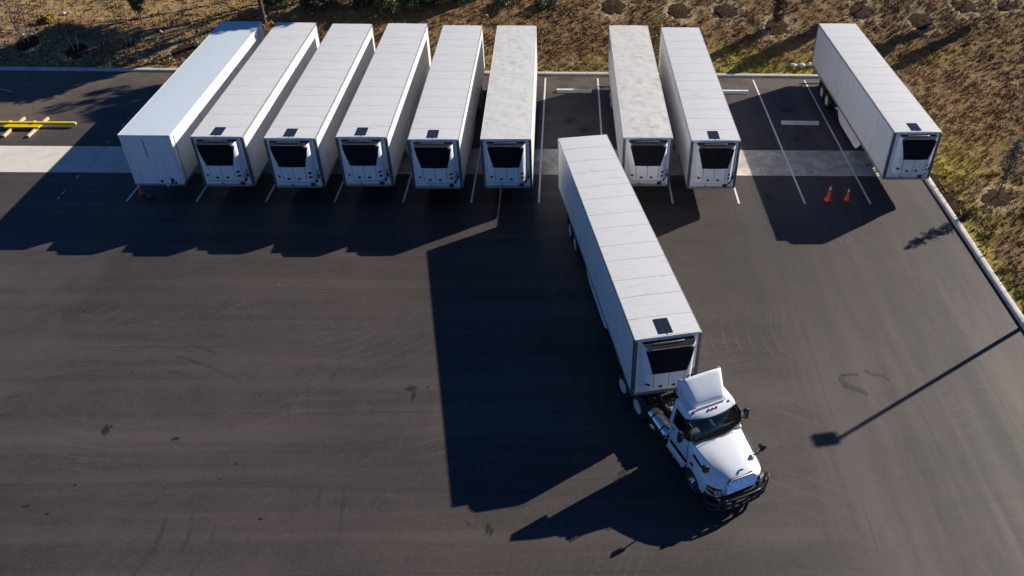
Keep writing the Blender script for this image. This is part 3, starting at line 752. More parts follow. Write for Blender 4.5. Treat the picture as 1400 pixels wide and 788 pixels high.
for k, (kind, x, y, a, lab) in enumerate(TR):
    o = proto[kind] if kind not in used else copy_tree(proto[kind]); used.add(kind)
    o.location = (x, y, .012 if k < 9 else 0.); o.rotation_euler[2] = R(a)
    if k < 9: o.location.z = .0
    tag(o, lab, 'trailer', PARK if k < 9 else None); trailers.append(o)
if 'group' in trailers[9]: del trailers[9]['group']
for ch in kids(trailers[6]):                              # the stained roof skin and a red decal
    if ch.name.startswith('roof_sheet'):
        ch.data = ch.data.copy(); ch.data.materials[0] = M['roof_stained']
MB().prism([(14.3, 2.9), (15.2, 2.75), (15.5, 3.25), (14.7, 3.5)], -TW/2-.006, -TW/2+.004, 'X').build('decal', 'redtape', trailers[6])
for ch in kids(trailers[9]):                              # legs cranked up while under way
    if ch.name.startswith('landing_leg'): ch.location.z = .30

# ------------------------------------------------------------------ tractor unit
def tractor():
    hd = math.atan2(-.914, .405)
    T = empty('tractor_unit', (27.36, -15.0, 0), hd)
    tag(T, 'white day-cab tractor with black bull bar and roof wind deflector, turning with its trailer', 'truck')
    fx = 4.78
    # chassis
    mb = MB()
    for s in (-1, 1): mb.box((2.2, s*.43, .90), (7.4, .09, .26))
    for x in (-1.35, 0, 1.3, 2.6, 3.9, 5.6): mb.box((x, 0, .90), (.10, .80, .2))
    mb.build('chassis', 'steel', T)
    MB().prism([(-.62, -.45), (-.62, .45), (.35, .5), (.55, .25), (.55, -.25), (.35, -.5)], 1.05, 1.165, 'Z').build('fifth_wheel', 'steel', T)
    MB().box((2.2, 0, 1.05), (1.1, .84, .03), .005).build('deck_plate', 'galv', T)
    # wheels (built around local Y axis by rotating the trailer style pair)
    def wheel(x, y, s, dual):
        r, w = .51, .28; tp = [(.30, 0), (.44, .005), (.495, .03), (r, .07), (r, w-.07), (.495, w-.03), (.44, w-.005), (.30, w)]
        mb = MB()
        for o in ((0, .33) if dual else (0,)): mb.lathe([(a, -s*(h+o)) for a, h in tp], 30, (x, y, .51), 'Y', close=True)
        t = mb.build('wheel', 'tyre', T, 40)
        if dual: rp = [(.305, 0.), (.29, 0.), (.275, .03), (.26, .09), (.17, .11), (.14, .07), (.11, .02), (.10, -.03), (0, -.035)]
        else: rp = [(.305, 0.), (.29, -.005), (.27, .02), (.25, .04), (.17, .0), (.13, -.02), (.11, -.05), (.09, -.09), (0, -.10)]
        MB().lathe([(a, -s*h) for a, h in rp], 30, (x, y, .51), 'Y').build('rim', 'rimw' if dual else 'chrome', t, 40)
        m3 = MB(); m4 = MB()
        for k in range(10):
            a = 2*math.pi*k/10; yy = y-s*(.085 if dual else -.02)
            m3.lathe([(.016, -s*0.), (.016, s*.04)], 6, (x+.165*math.cos(a), yy, .51+.165*math.sin(a)), 'Y')
            b = a+math.pi/10; m4.lathe([(.028, 0), (.028, s*.012)], 10, (x+.215*math.cos(b), y-s*(.105 if dual else .03), .51+.215*math.sin(b)), 'Y')
        m3.build('lug_nuts', 'galv', t); m4.build('hand_holes', 'black', t)
    for s in (-1, 1):
        wheel(fx, s*1.17, s, False)
        for x in (-.64, .64): wheel(x, s*1.24, s, True)
    for x in (-.64, .64, fx): MB().tube([(x, -.95, .51), (x, .95, .51)], .09, 10).build('axle', 'steel', T, 60)
    # hood with fenders: lofted stations
    ST = [(4.28, [(1.10, .62), (1.13, 1.05), (1.12, 1.50), (1.09, 1.78), (1.00, 1.91), (.60, 1.99), (0, 2.02)]),
          (4.75, [(1.14, .62), (1.17, 1.05), (1.15, 1.40), (1.06, 1.64), (.94, 1.82), (.56, 1.92), (0, 1.95)]),
          (5.25, [(1.16, .62), (1.19, 1.02), (1.15, 1.32), (1.01, 1.50), (.83, 1.71), (.52, 1.83), (0, 1.86)]),
          (5.65, [(1.13, .62), (1.16, .99), (1.10, 1.24), (.94, 1.38), (.72, 1.60), (.47, 1.73), (0, 1.76)]),
          (5.92, [(1.02, .62), (1.05, .96), (.99, 1.16), (.85, 1.27), (.64, 1.46), (.44, 1.60), (0, 1.64)]),
          (6.02, [(.92, .64), (.95, .92), (.90, 1.08), (.78, 1.18), (.60, 1.36), (.42, 1.49), (0, 1.53)])]
    rows = []
    for x, pr in ST: rows.append([(x, -y, z) for y, z in pr]+[(x, y, z) for y, z in reversed(pr[:-1])])
    mb = MB().grid(rows); c = len(rows[0]); o = (len(rows)-1)*c
    mb.f += [tuple(range(c-1, -1, -1)), tuple(range(o, o+c))]+[(i*c, (i+1)*c, (i+1)*c+c-1, i*c+c-1) for i in range(len(rows)-1)]
    hood = mb.build('hood', 'cab', T, 30)
    bm = bmesh.new(); bm.from_mesh(hood.data)
    cl = bm.edges.layers.float.get('crease_edge') or bm.edges.layers.float.new('crease_edge')
    for e in bm.edges:
        a, b = e.verts; same = abs(a.co.x-b.co.x) < .01
        if same and (a.co.x < 4.3 or a.co.x > 6.0): e[cl] = 1. if a.co.x < 4.3 else .8
        if a.co.z < .7 and b.co.z < .7: e[cl] = 1.
        ya, yb = abs(a.co.y), abs(b.co.y)
        if not same:
            for x, pr in ST:
                if abs(a.co.x-x) < .01 and abs(ya-pr[4][0]) < .01: e[cl] = .75
    bm.to_mesh(hood.data); bm.free()
    sm = hood.modifiers.new('sub', 'SUBSURF'); sm.levels = 3; sm.render_levels = 3
    mbc = MB()
    for s in (-1, 1): mbc.lathe([(.64, s*.62), (.64, s*1.4)], 40, (fx, 0, .53), 'Y')
    cut = mbc.build('wheel_well', 'black'); bo = hood.modifiers.new('cut', 'BOOLEAN'); bo.operation = 'DIFFERENCE'; bo.object = cut; bo.solver = 'EXACT'
    dg = bpy.context.evaluated_depsgraph_get(); nm = bpy.data.meshes.new_from_object(hood.evaluated_get(dg))
    hood.modifiers.clear(); hood.data = nm; bpy.data.objects.remove(cut)
    smooth_by(nm, 34)
    nm.materials.clear(); nm.materials.append(M['cab'])
    for s in (-1, 1):                                     # black arch lip, vent, marker and headlight on each fender
        MB().tube([(fx+.645*math.cos(a), s*1.155, .53+.645*math.sin(a)) for a in np.linspace(.12, math.pi-.12, 22)], .028, 8).build('wheel_arch_lip', 'cab', T, 60)
        MB().bar((4.55, s*1.115, 1.66), (5.22, s*1.045, 1.47), .03, .09, .01).build('hood_vent', 'black', T)
        MB().box((4.62, s*1.16, 1.24), (.20, .03, .12), .01).build('fender_badge', 'black', T)
        h = MB().add([(5.62, s*1.155, .98), (5.62, s*1.13, 1.20), (5.90, s*1.02, 1.20), (6.06, s*.80, 1.20), (6.10, s*.76, 1.02), (5.96, s*1.03, .93),
                      (5.58, s*1.0, .98), (5.58, s*1.0, 1.2), (5.80, s*.9, 1.22), (5.92, s*.70, 1.22), (5.92, s*.70, 1.0), (5.8, s*.9, .93)],
                     [(0, 1, 2, 5), (5, 2, 3, 4), (1, 7, 8, 2), (2, 8, 9, 3), (0, 5, 11, 6), (5, 4, 10, 11), (3, 9, 10, 4), (0, 6, 7, 1), (6, 11, 8, 7), (11, 10, 9, 8)]).build('headlight', 'black', T, 20)
        MB().add([(5.63, s*1.168, 1.10), (5.63, s*1.15, 1.196), (5.91, s*1.036, 1.198), (5.94, s*1.042, 1.08)], [(0, 1, 2, 3)]).build('turn_signal', 'amber', h)
        MB().add([(5.95, s*1.03, 1.12), (5.925, s*1.025, 1.185), (6.055, s*.825, 1.19), (6.085, s*.81, 1.06), (5.985, s*1.02, 1.0)], [(0, 1, 2, 3, 4)]).build('lens', 'lamp', h)
    # grille
    gr = MB().prism([(-.60, .88), (.60, .88), (.58, 1.40), (.44, 1.54), (-.44, 1.54), (-.58, 1.40)], 5.95, 6.055, 'X').build('grille', 'black', T, 20)
    for k in range(4):
        z = .985+k*.143; w = 1.10 if k < 3 else 1.0
        MB().box((6.095-.010*k, 0, z), (.03, w+.06, .104), .008, Matrix.Rotation(R(-32), 3, 'Y')).build('grille_slat', 'grille_slat', gr)
    mb = MB().tube([(6.06, -.60, .88), (6.06, -.58, 1.40), (6.06, -.44, 1.55), (6.06, .44, 1.55), (6.06, .58, 1.40), (6.06, .60, .88)], .028, 8)
    mb.build('grille_surround', 'cab', gr, 60)
    MB().prism([(-.10, -.03), (0, -.045), (.10, -.03), (.16, .035), (0, .015), (-.16, .035)], 0, .03, 'Z').build('badge', 'badge', T, 20, loc=(5.88, 0, 1.655)).rotation_euler = (0, R(20), R(-90))
    # bumper and bull bar
    MB().prism([(5.55, -1.17), (5.95, -1.10), (6.13, -.80), (6.2, -.4), (6.2, .4), (6.13, .8), (5.95, 1.10), (5.55, 1.17), (5.55, 1.0), (5.9, .7), (5.95, -.7), (5.55, -1.0)], .36, .84, 'Z').build('bumper', 'black', T, 30)
    MB().box((6.205, 0, .58), (.03, .9, .16), .01).build('bumper_intake', 'grille', T)
    bb = empty('bull_bar'); bb.parent = T
    def wrap(z, out, back): return [(5.75+back, -1.22, z), (6.0, -1.20, z), (6.22+out, -.92, z), (6.34+out, -.5, z), (6.36+out, 0, z), (6.34+out, .5, z), (6.22+out, .92, z), (6.0, 1.20, z), (5.75+back, 1.22, z)]
    bb_m = MB().tube(wrap(.42, 0, 0), .045, 10).tube(wrap(.68, .02, -.05), .05, 10)
    bb_m.tube([(6.22, -.94, .68), (6.27, -.92, .84), (6.37, -.5, .90), (6.39, 0, .91), (6.37, .5, .90), (6.27, .92, .84), (6.22, .94, .68)], .04, 10)
    for s in (-1, 1): bb_m.tube([(6.22, s*.95, .42), (6.26, s*1.0, 1.02), (6.16, s*1.12, 1.10), (5.98, s*1.22, 1.08), (5.86, s*1.24, .95), (5.86, s*1.23, .42)], .038, 10)
    bpy.data.objects.remove(bb); bb = bb_m.build('bull_bar', 'black', T, 60)
    for y in (-.72, -.36, .36, .72):
        x = 6.36-.16*abs(y)**3
        MB().bar((x, y, .36), (x+.02, y, .92), .05, .07, .01).build('bar_upright', 'black', bb)
    for s in (-1, 1): MB().tube([(6.24, s*.9, .62), (6.02, s*1.2, .62), (5.8, s*1.22, .62)], .04, 8).build('bar_wing', 'black', bb, 60)
    # cab shell as stacked rings
    LV = [(.98, 4.30, 1.10, .03), (1.30, 4.36, 1.13, .04), (1.90, 4.40, 1.14, .08), (2.00, 4.44, 1.13, .20), (2.30, 4.30, 1.09, .19), (2.66, 4.10, 1.03, .17), (2.76, 4.02, 1.01, .15), (2.86, 3.88, .97, .12), (2.92, 3.70, .90, .10), (2.95, 3.45, .78, .08)]
    zs = [q[0] for q in LV]
    def lv(z): return [float(np.interp(z, zs, [q[i] for q in LV])) for i in (1, 2, 3)]
    XB = 2.85
    def outline(z, inset=0.):
        xf, hw, bow = lv(z); xf -= inset; hw -= inset; xb = XB+inset+max(0, z-2.8)*.5; r = .10; rf = .16; P = []
        for y in np.linspace(0, hw-r, 5): P.append((xb, y))
        for a in np.linspace(0, math.pi/2, 5)[1:]: P.append((xb+r-r*math.cos(a), hw-r+r*math.sin(a)))
        xs_ = xf-bow-rf
        for x in np.linspace(xb+r, xs_, 12)[1:]: P.append((x, hw-.05*max(0, (x-3.6))/1.0*(1 if z > 1.95 else .3)))
        h2 = P[-1][1]
        for a in np.linspace(0, math.pi/2, 6)[1:]: P.append((xs_+rf*math.sin(a), h2-rf+rf*math.cos(a)))
        y2 = h2-rf
        for y in np.linspace(y2, 0, 9)[1:]: P.append((xf-bow*(y/y2)**2, y))
        return P                                          # half outline, y>=0
    def full(z, inset=0.):
        h = outline(z, inset); return [(x, y, z) for x, y in h]+[(x, -y, z) for x, y in reversed(h[1:-1])]
    zz = [.98, 1.15, 1.3, 1.6, 1.9, 2.0, 2.08, 2.2, 2.3, 2.45, 2.6, 2.70, 2.76, 2.82, 2.86, 2.90, 2.92, 2.95]
    NW0, NW1 = 24, 34                                     # index span of windscreen on the half outline
    def shell(inset, name, m, holes=True):
        rows = [full(z, inset) for z in zz]; c = len(rows[0]); mb = MB(); mb.v = [p for q in rows for p in q]
        for i in range(len(rows)-1):
            zc = (zz[i]+zz[i+1])/2
            for j in range(c):
                k = (j+1) % c; x = (rows[i][j][0]+rows[i][k][0])/2; y = abs(rows[i][j][1]+rows[i][k][1])/2
                front = x > lv(zc)[0]-lv(zc)[2]-.12
                win = holes and ((front and 2.0 < zc < 2.70) or (not front and y > .9 and 3.18 < x < 4.12 and 2.0 < zc < 2.60))
                if not win: mb.f.append((i*c+j, i*c+k, (i+1)*c+k, (i+1)*c+j))
        t = (len(rows)-1)*c; mb.f.append(tuple(range(t, t+c))); mb.f.append(tuple(range(c-1, -1, -1)))
        return mb.build(name, m, T, 35)
    cab = shell(0, 'cab', 'cab'); shell(.035, 'cab_lining', 'cabdark')
    def skin(xa, xb, za, zb, off, s, n=8, m_=6):          # patch on a cab side
        rows = []
        for i in range(m_+1):
            z = za+(zb-za)*i/m_; hw = lv(z)[1]; row = []
            for j in range(n+1):
                x = xa+(xb-xa)*j/n; yy = hw-.05*max(0, x-3.6)*(1 if z > 1.95 else .3); row.append((x, s*(yy+off), z))
            rows.append(row)
        return rows
    # glass
    rows = []
    for z in np.linspace(2.0, 2.70, 7):
        xf, hw, bow = lv(z); h = outline(z); seg = [p for p in h if p[0] > xf-bow-.13]
        row = [(x+.004, y, z) for x, y in seg]; rows.append(row+[(x, -y, z) for x, y, z in reversed(row[:-1])])
    c = min(len(r) for r in rows)
    rows = [[r[int(round(k*(len(r)-1)/(c-1)))] for k in range(c)] for r in rows]
    ws = MB().grid(rows).build('windscreen', 'glass', T, 180)
    edge_ = rows[0]+[r[-1] for r in rows[1:]]+list(reversed(rows[-1]))[1:]+[r[0] for r in reversed(rows[1:-1])]
    MB().tube(edge_+[edge_[0]], .026, 6, cap=False).build('seal', 'black', ws, 60)
    for s in (-1, 1):
        MB().tube([(4.48, s*.12, 2.02), (4.44, s*.55, 2.08), (4.40, s*.80, 2.06)], .014, 6).build('wiper', 'black', ws, 60)
    for s in (-1, 1):
        door = MB().grid(skin(3.10, 4.22, 1.02, 1.985, .014, s)).build('door', 'cab', T, 60)
        fr = skin(3.14, 4.16, 1.985, 2.64, .008, s, 8, 6); ed = fr[0]+[r[-1] for r in fr[1:]]+list(reversed(fr[-1]))[1:]+[r[0] for r in reversed(fr[1:-1])]
        MB().grid(skin(3.16, 4.14, 1.99, 2.62, .004, s)).build('side_window', 'glass', door, 180)
        MB().tube(ed+[ed[0]], .02, 6, cap=False).build('window_seal', 'black', door, 60)
        dd = skin(3.10, 4.22, 1.02, 1.985, .012, s); ed = dd[0]+[r[-1] for r in dd[1:]]+list(reversed(dd[-1]))[1:]+[r[0] for r in reversed(dd[1:-1])]
        MB().tube([r[0] for r in dd], .008, 5).tube([r[-1] for r in dd], .008, 5).build('door_gap', 'black', door)
        MB().box((3.24, s*1.165, 1.72), (.16, .03, .05), .01).build('handle', 'black', door)
        # steps, tank, mirrors
        st = MB().box((3.45, s*1.02, .48), (1.25, .34, .06), .012).build('step', 'chrome', T)
        MB().box((3.45, s*1.00, .82), (1.20, .26, .05), .012).build('step_tread', 'chrome', st)
        MB().box((3.45, s*.92, .72), (1.20, .06, .58), .01).build('step_back', 'galv', st)
        MB().box((3.45, s*1.075, .66), (1.22, .02, .30), .005).build('step_skirt', 'skirt', st)
        tk = MB().lathe([(.02, 0), (.27, .005), (.315, .04), (.32, .08), (.32, 1.27), (.315, 1.31), (.27, 1.345), (.02, 1.35)], 28, (1.36, s*.90, .70), 'X').build('fuel_tank', 'chrome', T, 40)
        for x in (1.66, 2.36): MB().lathe([(.326, 0), (.334, 0), (.334, .07), (.326, .07)], 28, (x, s*.90, .70), 'X', close=True).build('tank_strap', 'black', tk, 40)
        MB().lathe([(.05, 0), (.05, .05)], 14, (2.1, s*.95, 1.0), 'Z').build('filler_cap', 'black', tk, 40)
        MB().tube([(4.02, s*1.10, 2.42), (4.05, s*1.32, 2.40)], .022, 8).tube([(4.02, s*1.10, 2.02), (4.05, s*1.32, 2.06)], .022, 8).build('mirror_arm', 'black', T, 60)
        mh = MB().box((4.05, s*1.39, 2.22), (.15, .20, .52), .05).build('door_mirror', 'black', T, 50)
        MB().box((3.972, s*1.39, 2.26), (.006, .16, .36)).build('mirror_glass', 'chrome', mh)
        MB().tube([(5.35, s*.95, 1.50), (5.42, s*1.10, 1.60), (5.46, s*1.16, 1.80)], .032, 8).build('mirror_arm', 'black', T, 60)
        hm = MB().lathe([(.02, -.10), (.10, -.07), (.145, 0), (.145, .06), (.02, .065)], 16, (5.46, s*1.17, 1.90), 'X').build('hood_mirror', 'black', T, 50)
        MB().lathe([(.12, 0), (.12, .004)], 16, (5.355, s*1.17, 1.90), 'X').build('mirror_glass', 'chrome', hm)
    # interior
    MB().prism([(3.98, 1.62), (4.42, 1.62), (4.36, 1.97), (4.02, 1.99)], -.98, .98, 'Y').build('dashboard', 'dash', T)
    for s in (-1, 1):
        se = MB().box((3.42, s*.52, 1.55), (.52, .52, .18), .05).build('seat', 'dash', T, 50)
        MB().box((3.15, s*.52, 1.98), (.16, .50, .72), .06, Matrix.Rotation(R(-8), 3, 'Y')).build('backrest', 'dash', se, 50)
    MB().tube([(3.88+.06*math.sin(a), .52+.21*math.cos(a), 2.02+.19*math.sin(a)) for a in np.linspace(0, 2*math.pi, 25)], .016, 6).build('steering_wheel', 'black', T, 60)
    # roof: marker lamps and wind deflector
    for y in (-.72, -.16, 0, .16, .72):
        MB().lathe([(.045, 0), (.04, .03), (.015, .05)], 12, (3.86-.10*(y/.72)**2, y, 2.868), 'Z').build('marker_lamp', 'red_lens', T, 60)
    D = []
    for i in range(9):                                    # deflector ridge: curved face rising to the back
        t = i/8; x = 3.66-.74*t; z = 2.96+.84*(t**.72); hw = .60+.20*t
        D.append([(x, y*hw, z-.05*abs(y)**4) for y in np.linspace(-1, 1, 13)])
    mb = MB().grid(D)
    for s, j in ((-1, 0), (1, 12)):
        base = []
        for i in range(9):
            t = i/8; p = D[i][j]; base.append((p[0]-.03, s*(.66+.16*t), 2.90))
        L = [[D[i][j], (D[i][j][0], (D[i][j][1]+base[i][1])/2+s*.02, (D[i][j][2]+2.90)/2), base[i]] for i in range(9)]
        mb.grid(L)
        # trailing side wing
        e = L[-1]; mb.grid([[p for p in e], [(p[0]-.22, p[1]+s*.03, p[2]-(.10 if k == 0 else 0)) for k, p in enumerate(e)]])
    df = mb.build('wind_deflector', 'cab', T, 38)
    so_ = df.modifiers.new('th', 'SOLIDIFY'); so_.thickness = .025; so_.offset = -1
    MB().tube([(3.70, -.62, 2.965), (3.72, 0, 2.975), (3.70, .62, 2.965)], .03, 8).build('deflector_lip', 'cab', df, 60)
    MB().tube([(3.0, -.5, 2.93), (2.98, -.5, 3.6)], .02, 8).tube([(3.0, .5, 2.93), (2.98, .5, 3.6)], .02, 8).build('deflector_strut', 'galv', df)
    # rear of cab: rear window, exhaust stack, air lines, grab rails
    MB().box((2.838, 0, 2.30), (.016, 1.2, .42), .01).build('rear_window', 'grille', T)
    MB().tube([(2.72, .98, 1.0), (2.72, .98, 2.7), (2.66, .98, 2.86)], .065, 12).build('exhaust_stack', 'chrome', T, 60)
    for k, y in enumerate((-.25, -.1, .05)):
        pts = [(2.8-1.7*t, y-.35*t+.05*math.cos(t*50), 1.75-1.1*t*(1-t)*1.6-.25*t+.05*math.sin(t*50)) for t in np.linspace(0, 1, 60)]
        MB().tube(pts, .012, 5).build('air_line', 'black', T, 60)
    for s in (-1, 1):
        for x in (-1.30, 1.28): MB().box((x, s*.95, .80), (.012, .60, .55)).build('mud_flap', 'flap', T)
    return T
tractor()

# ------------------------------------------------------------------ small things on the lot
def wheel_stop(x, y, label, rz=0.):
    prof = [(-.12, 0), (.12, 0), (.105, .10), (.07, .14), (-.07, .14), (-.105, .10)]
    o = empty('wheel_stop', (x, y, .0), rz)
    MB().prism([(a*1.25, b*1.35) for a, b in prof], -1.2, 1.2, 'X').build('block', 'stop', o, 30)
    for s in (-1, 1): MB().lathe([(.03, .185), (.03, .196), (.012, .198)], 10, (s*.85, 0, 0), 'Z').build('pin', 'galv', o)
    tag(o, label, 'wheel stop', 'concrete wheel stops in the bays')
wheel_stop(24.15, 14.45, 'pale concrete wheel stop at the back of the empty bay beside the stained-roof trailer')
wheel_stop(34.95, 14.50, 'concrete wheel stop between the solar-panel trailer and the empty bay, near the back kerb')
wheel_stop(38.75, 9.82, 'concrete wheel stop set far forward in the bay behind the two cones', R(-.5))

def cone(loc, h, label, rot=None):
    o = empty('traffic_cone', loc)
    k = h/.9
    MB().box((0, 0, .02*k), (.38*k, .38*k, .04*k), .012).build('base', 'cone' if rot is None else 'leafbrown', o, 40)
    MB().lathe([(.15*k, .035*k), (.135*k, .06*k), (.035*k, .88*k), (.028*k, .90*k), (.0, .9*k)], 20, (0, 0, 0), 'Z').build('cone_body', 'cone', o, 50)
    def rad(z): return .135*k+(.035-.135)*k*(z-.06*k)/(.82*k)
    for a, b in ((.66, .80),):
        MB().lathe([(rad(a*k)+.004, a*k), (rad(b*k)+.004, b*k), (rad(b*k)-.002, b*k), (rad(a*k)-.002, a*k)], 20, (0, 0, 0), 'Z', close=True).build('reflective_collar', 'conew', o, 50)
    if rot: o.rotation_euler = rot
    tag(o, label, 'cone', 'orange traffic cones')
q = pix(1132.5, 273.5, .02); cone((q[0], q[1], .0), .95, 'taller orange traffic cone of the pair standing in the shaded bay')
q = pix(1158, 273, .02); cone((q[0], q[1], .0), .75, 'shorter orange traffic cone of the pair standing in the shaded bay')
q = pix(194, 265, .0); cone((q[0], q[1], .0), .62, 'orange traffic cone standing by the nose of the plain-front trailer')
q = pix(205, 268, .05); bm = bmesh.new(); bmesh.ops.create_icosphere(bm, subdivisions=3, radius=1)
for v in bm.verts: v.co *= 1+.2*mn.noise(v.co*2.); v.co = Vector((v.co.x*.30, v.co.y*.18, max(v.co.z*.09, -.06)))
me = bpy.data.meshes.new('sandbag'); bm.to_mesh(me); bm.free(); me.materials.append(M['leafbrown']); o = link('sandbag', me, None, 180, (q[0], q[1], .07)); o.rotation_euler[2] = R(-40)
tag(o, 'small brown sandbag on the asphalt next to the cone by the plain-front trailer', 'sandbag')

# yellow steel beam on timber bearers
y0 = empty('lifting_beam', (-10., 8.62, 0))
MB().box((-.2, .12, .23), (7.2, .20, .16), .012).build('beam', 'yellow', y0)
MB().box((.45, -.20, .19), (2.1, .42, .08), .01).build('mounting_plate', 'yellow', y0)
MB().box((3.44, .12, .23), (.10, .16, .14), .02).build('end_cap', 'timber', y0)
for x in (-.45, 1.0): MB().box((x, .12, .325), (.16, .26, .04), .008).build('lug', 'yellow', y0)
tag(y0, 'long yellow steel beam lying across two pale timber bearers', 'steel beam')
for x, lab in ((-10.15, 'pale timber bearer under the middle of the yellow beam'), (-8.72, 'pale timber bearer under the yellow beam nearer its capped end')):
    tag(MB().box((x, 8.5, .078), (.14, 2.5, .145), .012).build('timber_bearer', 'timber'), lab, 'timber')
a, b = pix(-22, 116, .06), pix(18, 126.5, .06)
tag(MB().tube([tuple(a), tuple(b)], .05, 10).build('metal_pole', 'galv', None, 60), 'thin metal pole lying on the asphalt near the yellow beam', 'pole')

# light column east of the lot, known by its shadow
lp = empty('light_column', (48.15, -8.35, float(base_height(48.15, -8.35))-.05))
MB().lathe([(.30, -.2), (.30, .55), (.28, .6)], 20, (0, 0, 0), 'Z').build('plinth', 'concrete', lp, 40)
MB().tube([(0, 0, .6), (0, 0, 7.85)], [.11, .085], 12).build('pole', 'polemetal', lp, 60)
hd_ = MB().box((-.62, .0, 7.870), (.95, .62, .14), .03).build('lamp_head', 'polemetal', lp)
MB().box((-.62, .0, 7.795), (.7, .45, .02)).build('diffuser', 'lamp', hd_)
MB().box((-.1, 0, 7.850), (.3, .09, .09)).build('bracket', 'polemetal', lp)
lp.rotation_euler[2] = R(8)
tag(lp, 'bronze light column on the grass bank casting a long shadow over the lot', 'lamp post')

# ------------------------------------------------------------------ vegetation
def leaf_mesh(cent, rad, nper, size, flat=.8):
    C = np.repeat(np.array(cent), nper, 0); Rr = np.repeat(np.array(rad), nper)
    d = rng.normal(0, 1, (len(C), 3)); d /= np.linalg.norm(d, axis=1)[:, None]; d *= (rng.uniform(0, 1, len(C))**.5*Rr)[:, None]; d[:, 2] *= flat
    P = C+d; a = rng.normal(0, 1, (len(C), 3)); a /= np.linalg.norm(a, axis=1)[:, None]; b = np.cross(a, rng.normal(0, 1, (len(C), 3))); b /= np.linalg.norm(b, axis=1)[:, None]
    s = size*rng.uniform(.6, 1.4, (len(C), 1)); a *= s; b *= s*.55
    V = np.stack([P-a, P+b, P+a, P-b], 1).reshape(-1, 3)
    me = bpy.data.meshes.new('crown'); me.from_pydata(V.tolist(), [], np.arange(len(V)).reshape(-1, 4).tolist()); me.update(); return me
def limb(mb, p, d, ln, r, depth, tips, spread=.6, up=.25):
    pts = [Vector(p)]; rad = [r]; dd = Vector(d).normalized(); n = 4
    for i in range(n):
        dd = (dd+Vector((random.uniform(-1, 1), random.uniform(-1, 1), random.uniform(-.6, 1)))*.16).normalized()
        pts.append(pts[-1]+dd*ln/n); rad.append(r*(1-.6*(i+1)/n))
    mb.tube(pts, rad, 5 if depth else 6)
    if depth == 0: tips.append((pts[-1], ln)); tips.append((pts[-2], ln)); return
    for k in range(random.randint(2, 3)):
        i = random.choice((2, 3, 4)); v = (dd+Vector((random.uniform(-1, 1), random.uniform(-1, 1), random.uniform(-.3, .7)))*spread+Vector((0, 0, up))).normalized()
        limb(mb, pts[i], v, ln*random.uniform(.55, .8), rad[i]*.75, depth-1, tips, spread, up)
def tree(name, loc, h, label, leaf, bark='bark', stems=1, depth=2, nleaf=60, size=.12, clump=.5, trunk=.35, spread=.7, r0=None, lean=(0, 0), cat='tree', group=None, up=.25):
    o = empty(name, loc); mb = MB(); tips = []
    r0 = r0 or h*.018
    for s in range(stems):
        a = 2*math.pi*s/stems+random.random(); off = Vector((math.cos(a), math.sin(a), 0))*(.12 if stems > 1 else 0)
        d = Vector((lean[0]+off.x*1.2, lean[1]+off.y*1.2, 1)).normalized(); top = off+d*h*trunk
        mb.tube([off+Vector((0, 0, -.15)), (off+top)/2+Vector((random.uniform(-.03, .03)*h*.3, 0, 0)), top], [r0*1.25, r0, r0*.8], 8)
        nb = 5 if stems == 1 else 3
        for k in range(nb):
            b = 2*math.pi*k/nb+random.random()*.8
            v = Vector((math.cos(b)*spread, math.sin(b)*spread, random.uniform(.5, 1.1)+up))+d*.4
            limb(mb, off+d*h*trunk*random.uniform(.8, 1.), v, h*(1-trunk)*random.uniform(.42, .62), r0*.6, depth-1, tips, spread, up)
        limb(mb, top, d, h*(1-trunk)*.62, r0*.75, depth-1, tips, spread, up)
    mb.build('trunk', bark, o, 60)
    if nleaf:
        me = leaf_mesh([tuple(t[0]) for t in tips], [clump*random.uniform(.5, 1.2) for t in tips], nleaf, size); me.materials.append(M[leaf]); link('crown', me, o)
    tag(o, label, cat, group); return o
def column_tree(name, loc, h, w, label, leaf, nleaf=1500, size=.09, bark='bark', lean=(0, 0), group=None, base=.28, gap=.0):
    o = empty(name, loc); mb = MB(); L = Vector((lean[0], lean[1], 1))
    mb.tube([Vector((0, 0, -.15)), L*h*.5, L*h*.97], [h*.014, h*.01, .008], 7)
    cent = []; rad = []
    for k in range(46):
        t = base+(1-base)*(k+random.random())/46; r = w*math.sin(math.pi*min(1, (t-base)/(1-base)*.80+.17))*random.uniform(.35, 1.); a = random.uniform(0, 6.283)
        p = L*h*t; q = p+Vector((math.cos(a)*r*.65, math.sin(a)*r*.65, r*.3)); mb.tube([p-Vector((0, 0, .1)), q], [.014, .005], 4)
        if random.random() > gap: cent.append(tuple(q)); rad.append(w*random.uniform(.25, .5))
    mb.build('trunk', bark, o, 60)
    me = leaf_mesh(cent, rad, max(4, nleaf//len(cent)), size); me.materials.append(M[leaf]); link('crown', me, o)
    tag(o, label, 'tree', group); return o
SG = 'saplings in mulch rings on the bank'
column_tree('sapling', RP[8]+Vector((.1, .1, .05)), 3.5, .55, 'slim grey-green sapling in a dark mulch ring on the grass by the side kerb', 'leafgrey', 2600, .04, lean=(.04, .03), base=.28, gap=.12)
column_tree('sapling', RP[3]+Vector((0, 0, .05)), 2.6, .7, 'short bushy rust-brown sapling in a mulch ring below the sapling row', 'leafbrown', 2400, .07, group=None, base=.12)
for k, h, lab in ((4, 4.7, 'slender rust-leaved sapling in the mulch ring behind the lone kerbside trailer'), (6, 4.7, 'rust-leaved sapling on the bank whose shadow runs toward the lone kerbside trailer'), (7, 4.7, 'rust-leaved sapling in the mulch ring farthest along the bank, long shadow below it')):
    column_tree('sapling', RP[k]+Vector((0, 0, .05)), h, .85, lab, 'leafbrown', 8000, .085, base=.30)
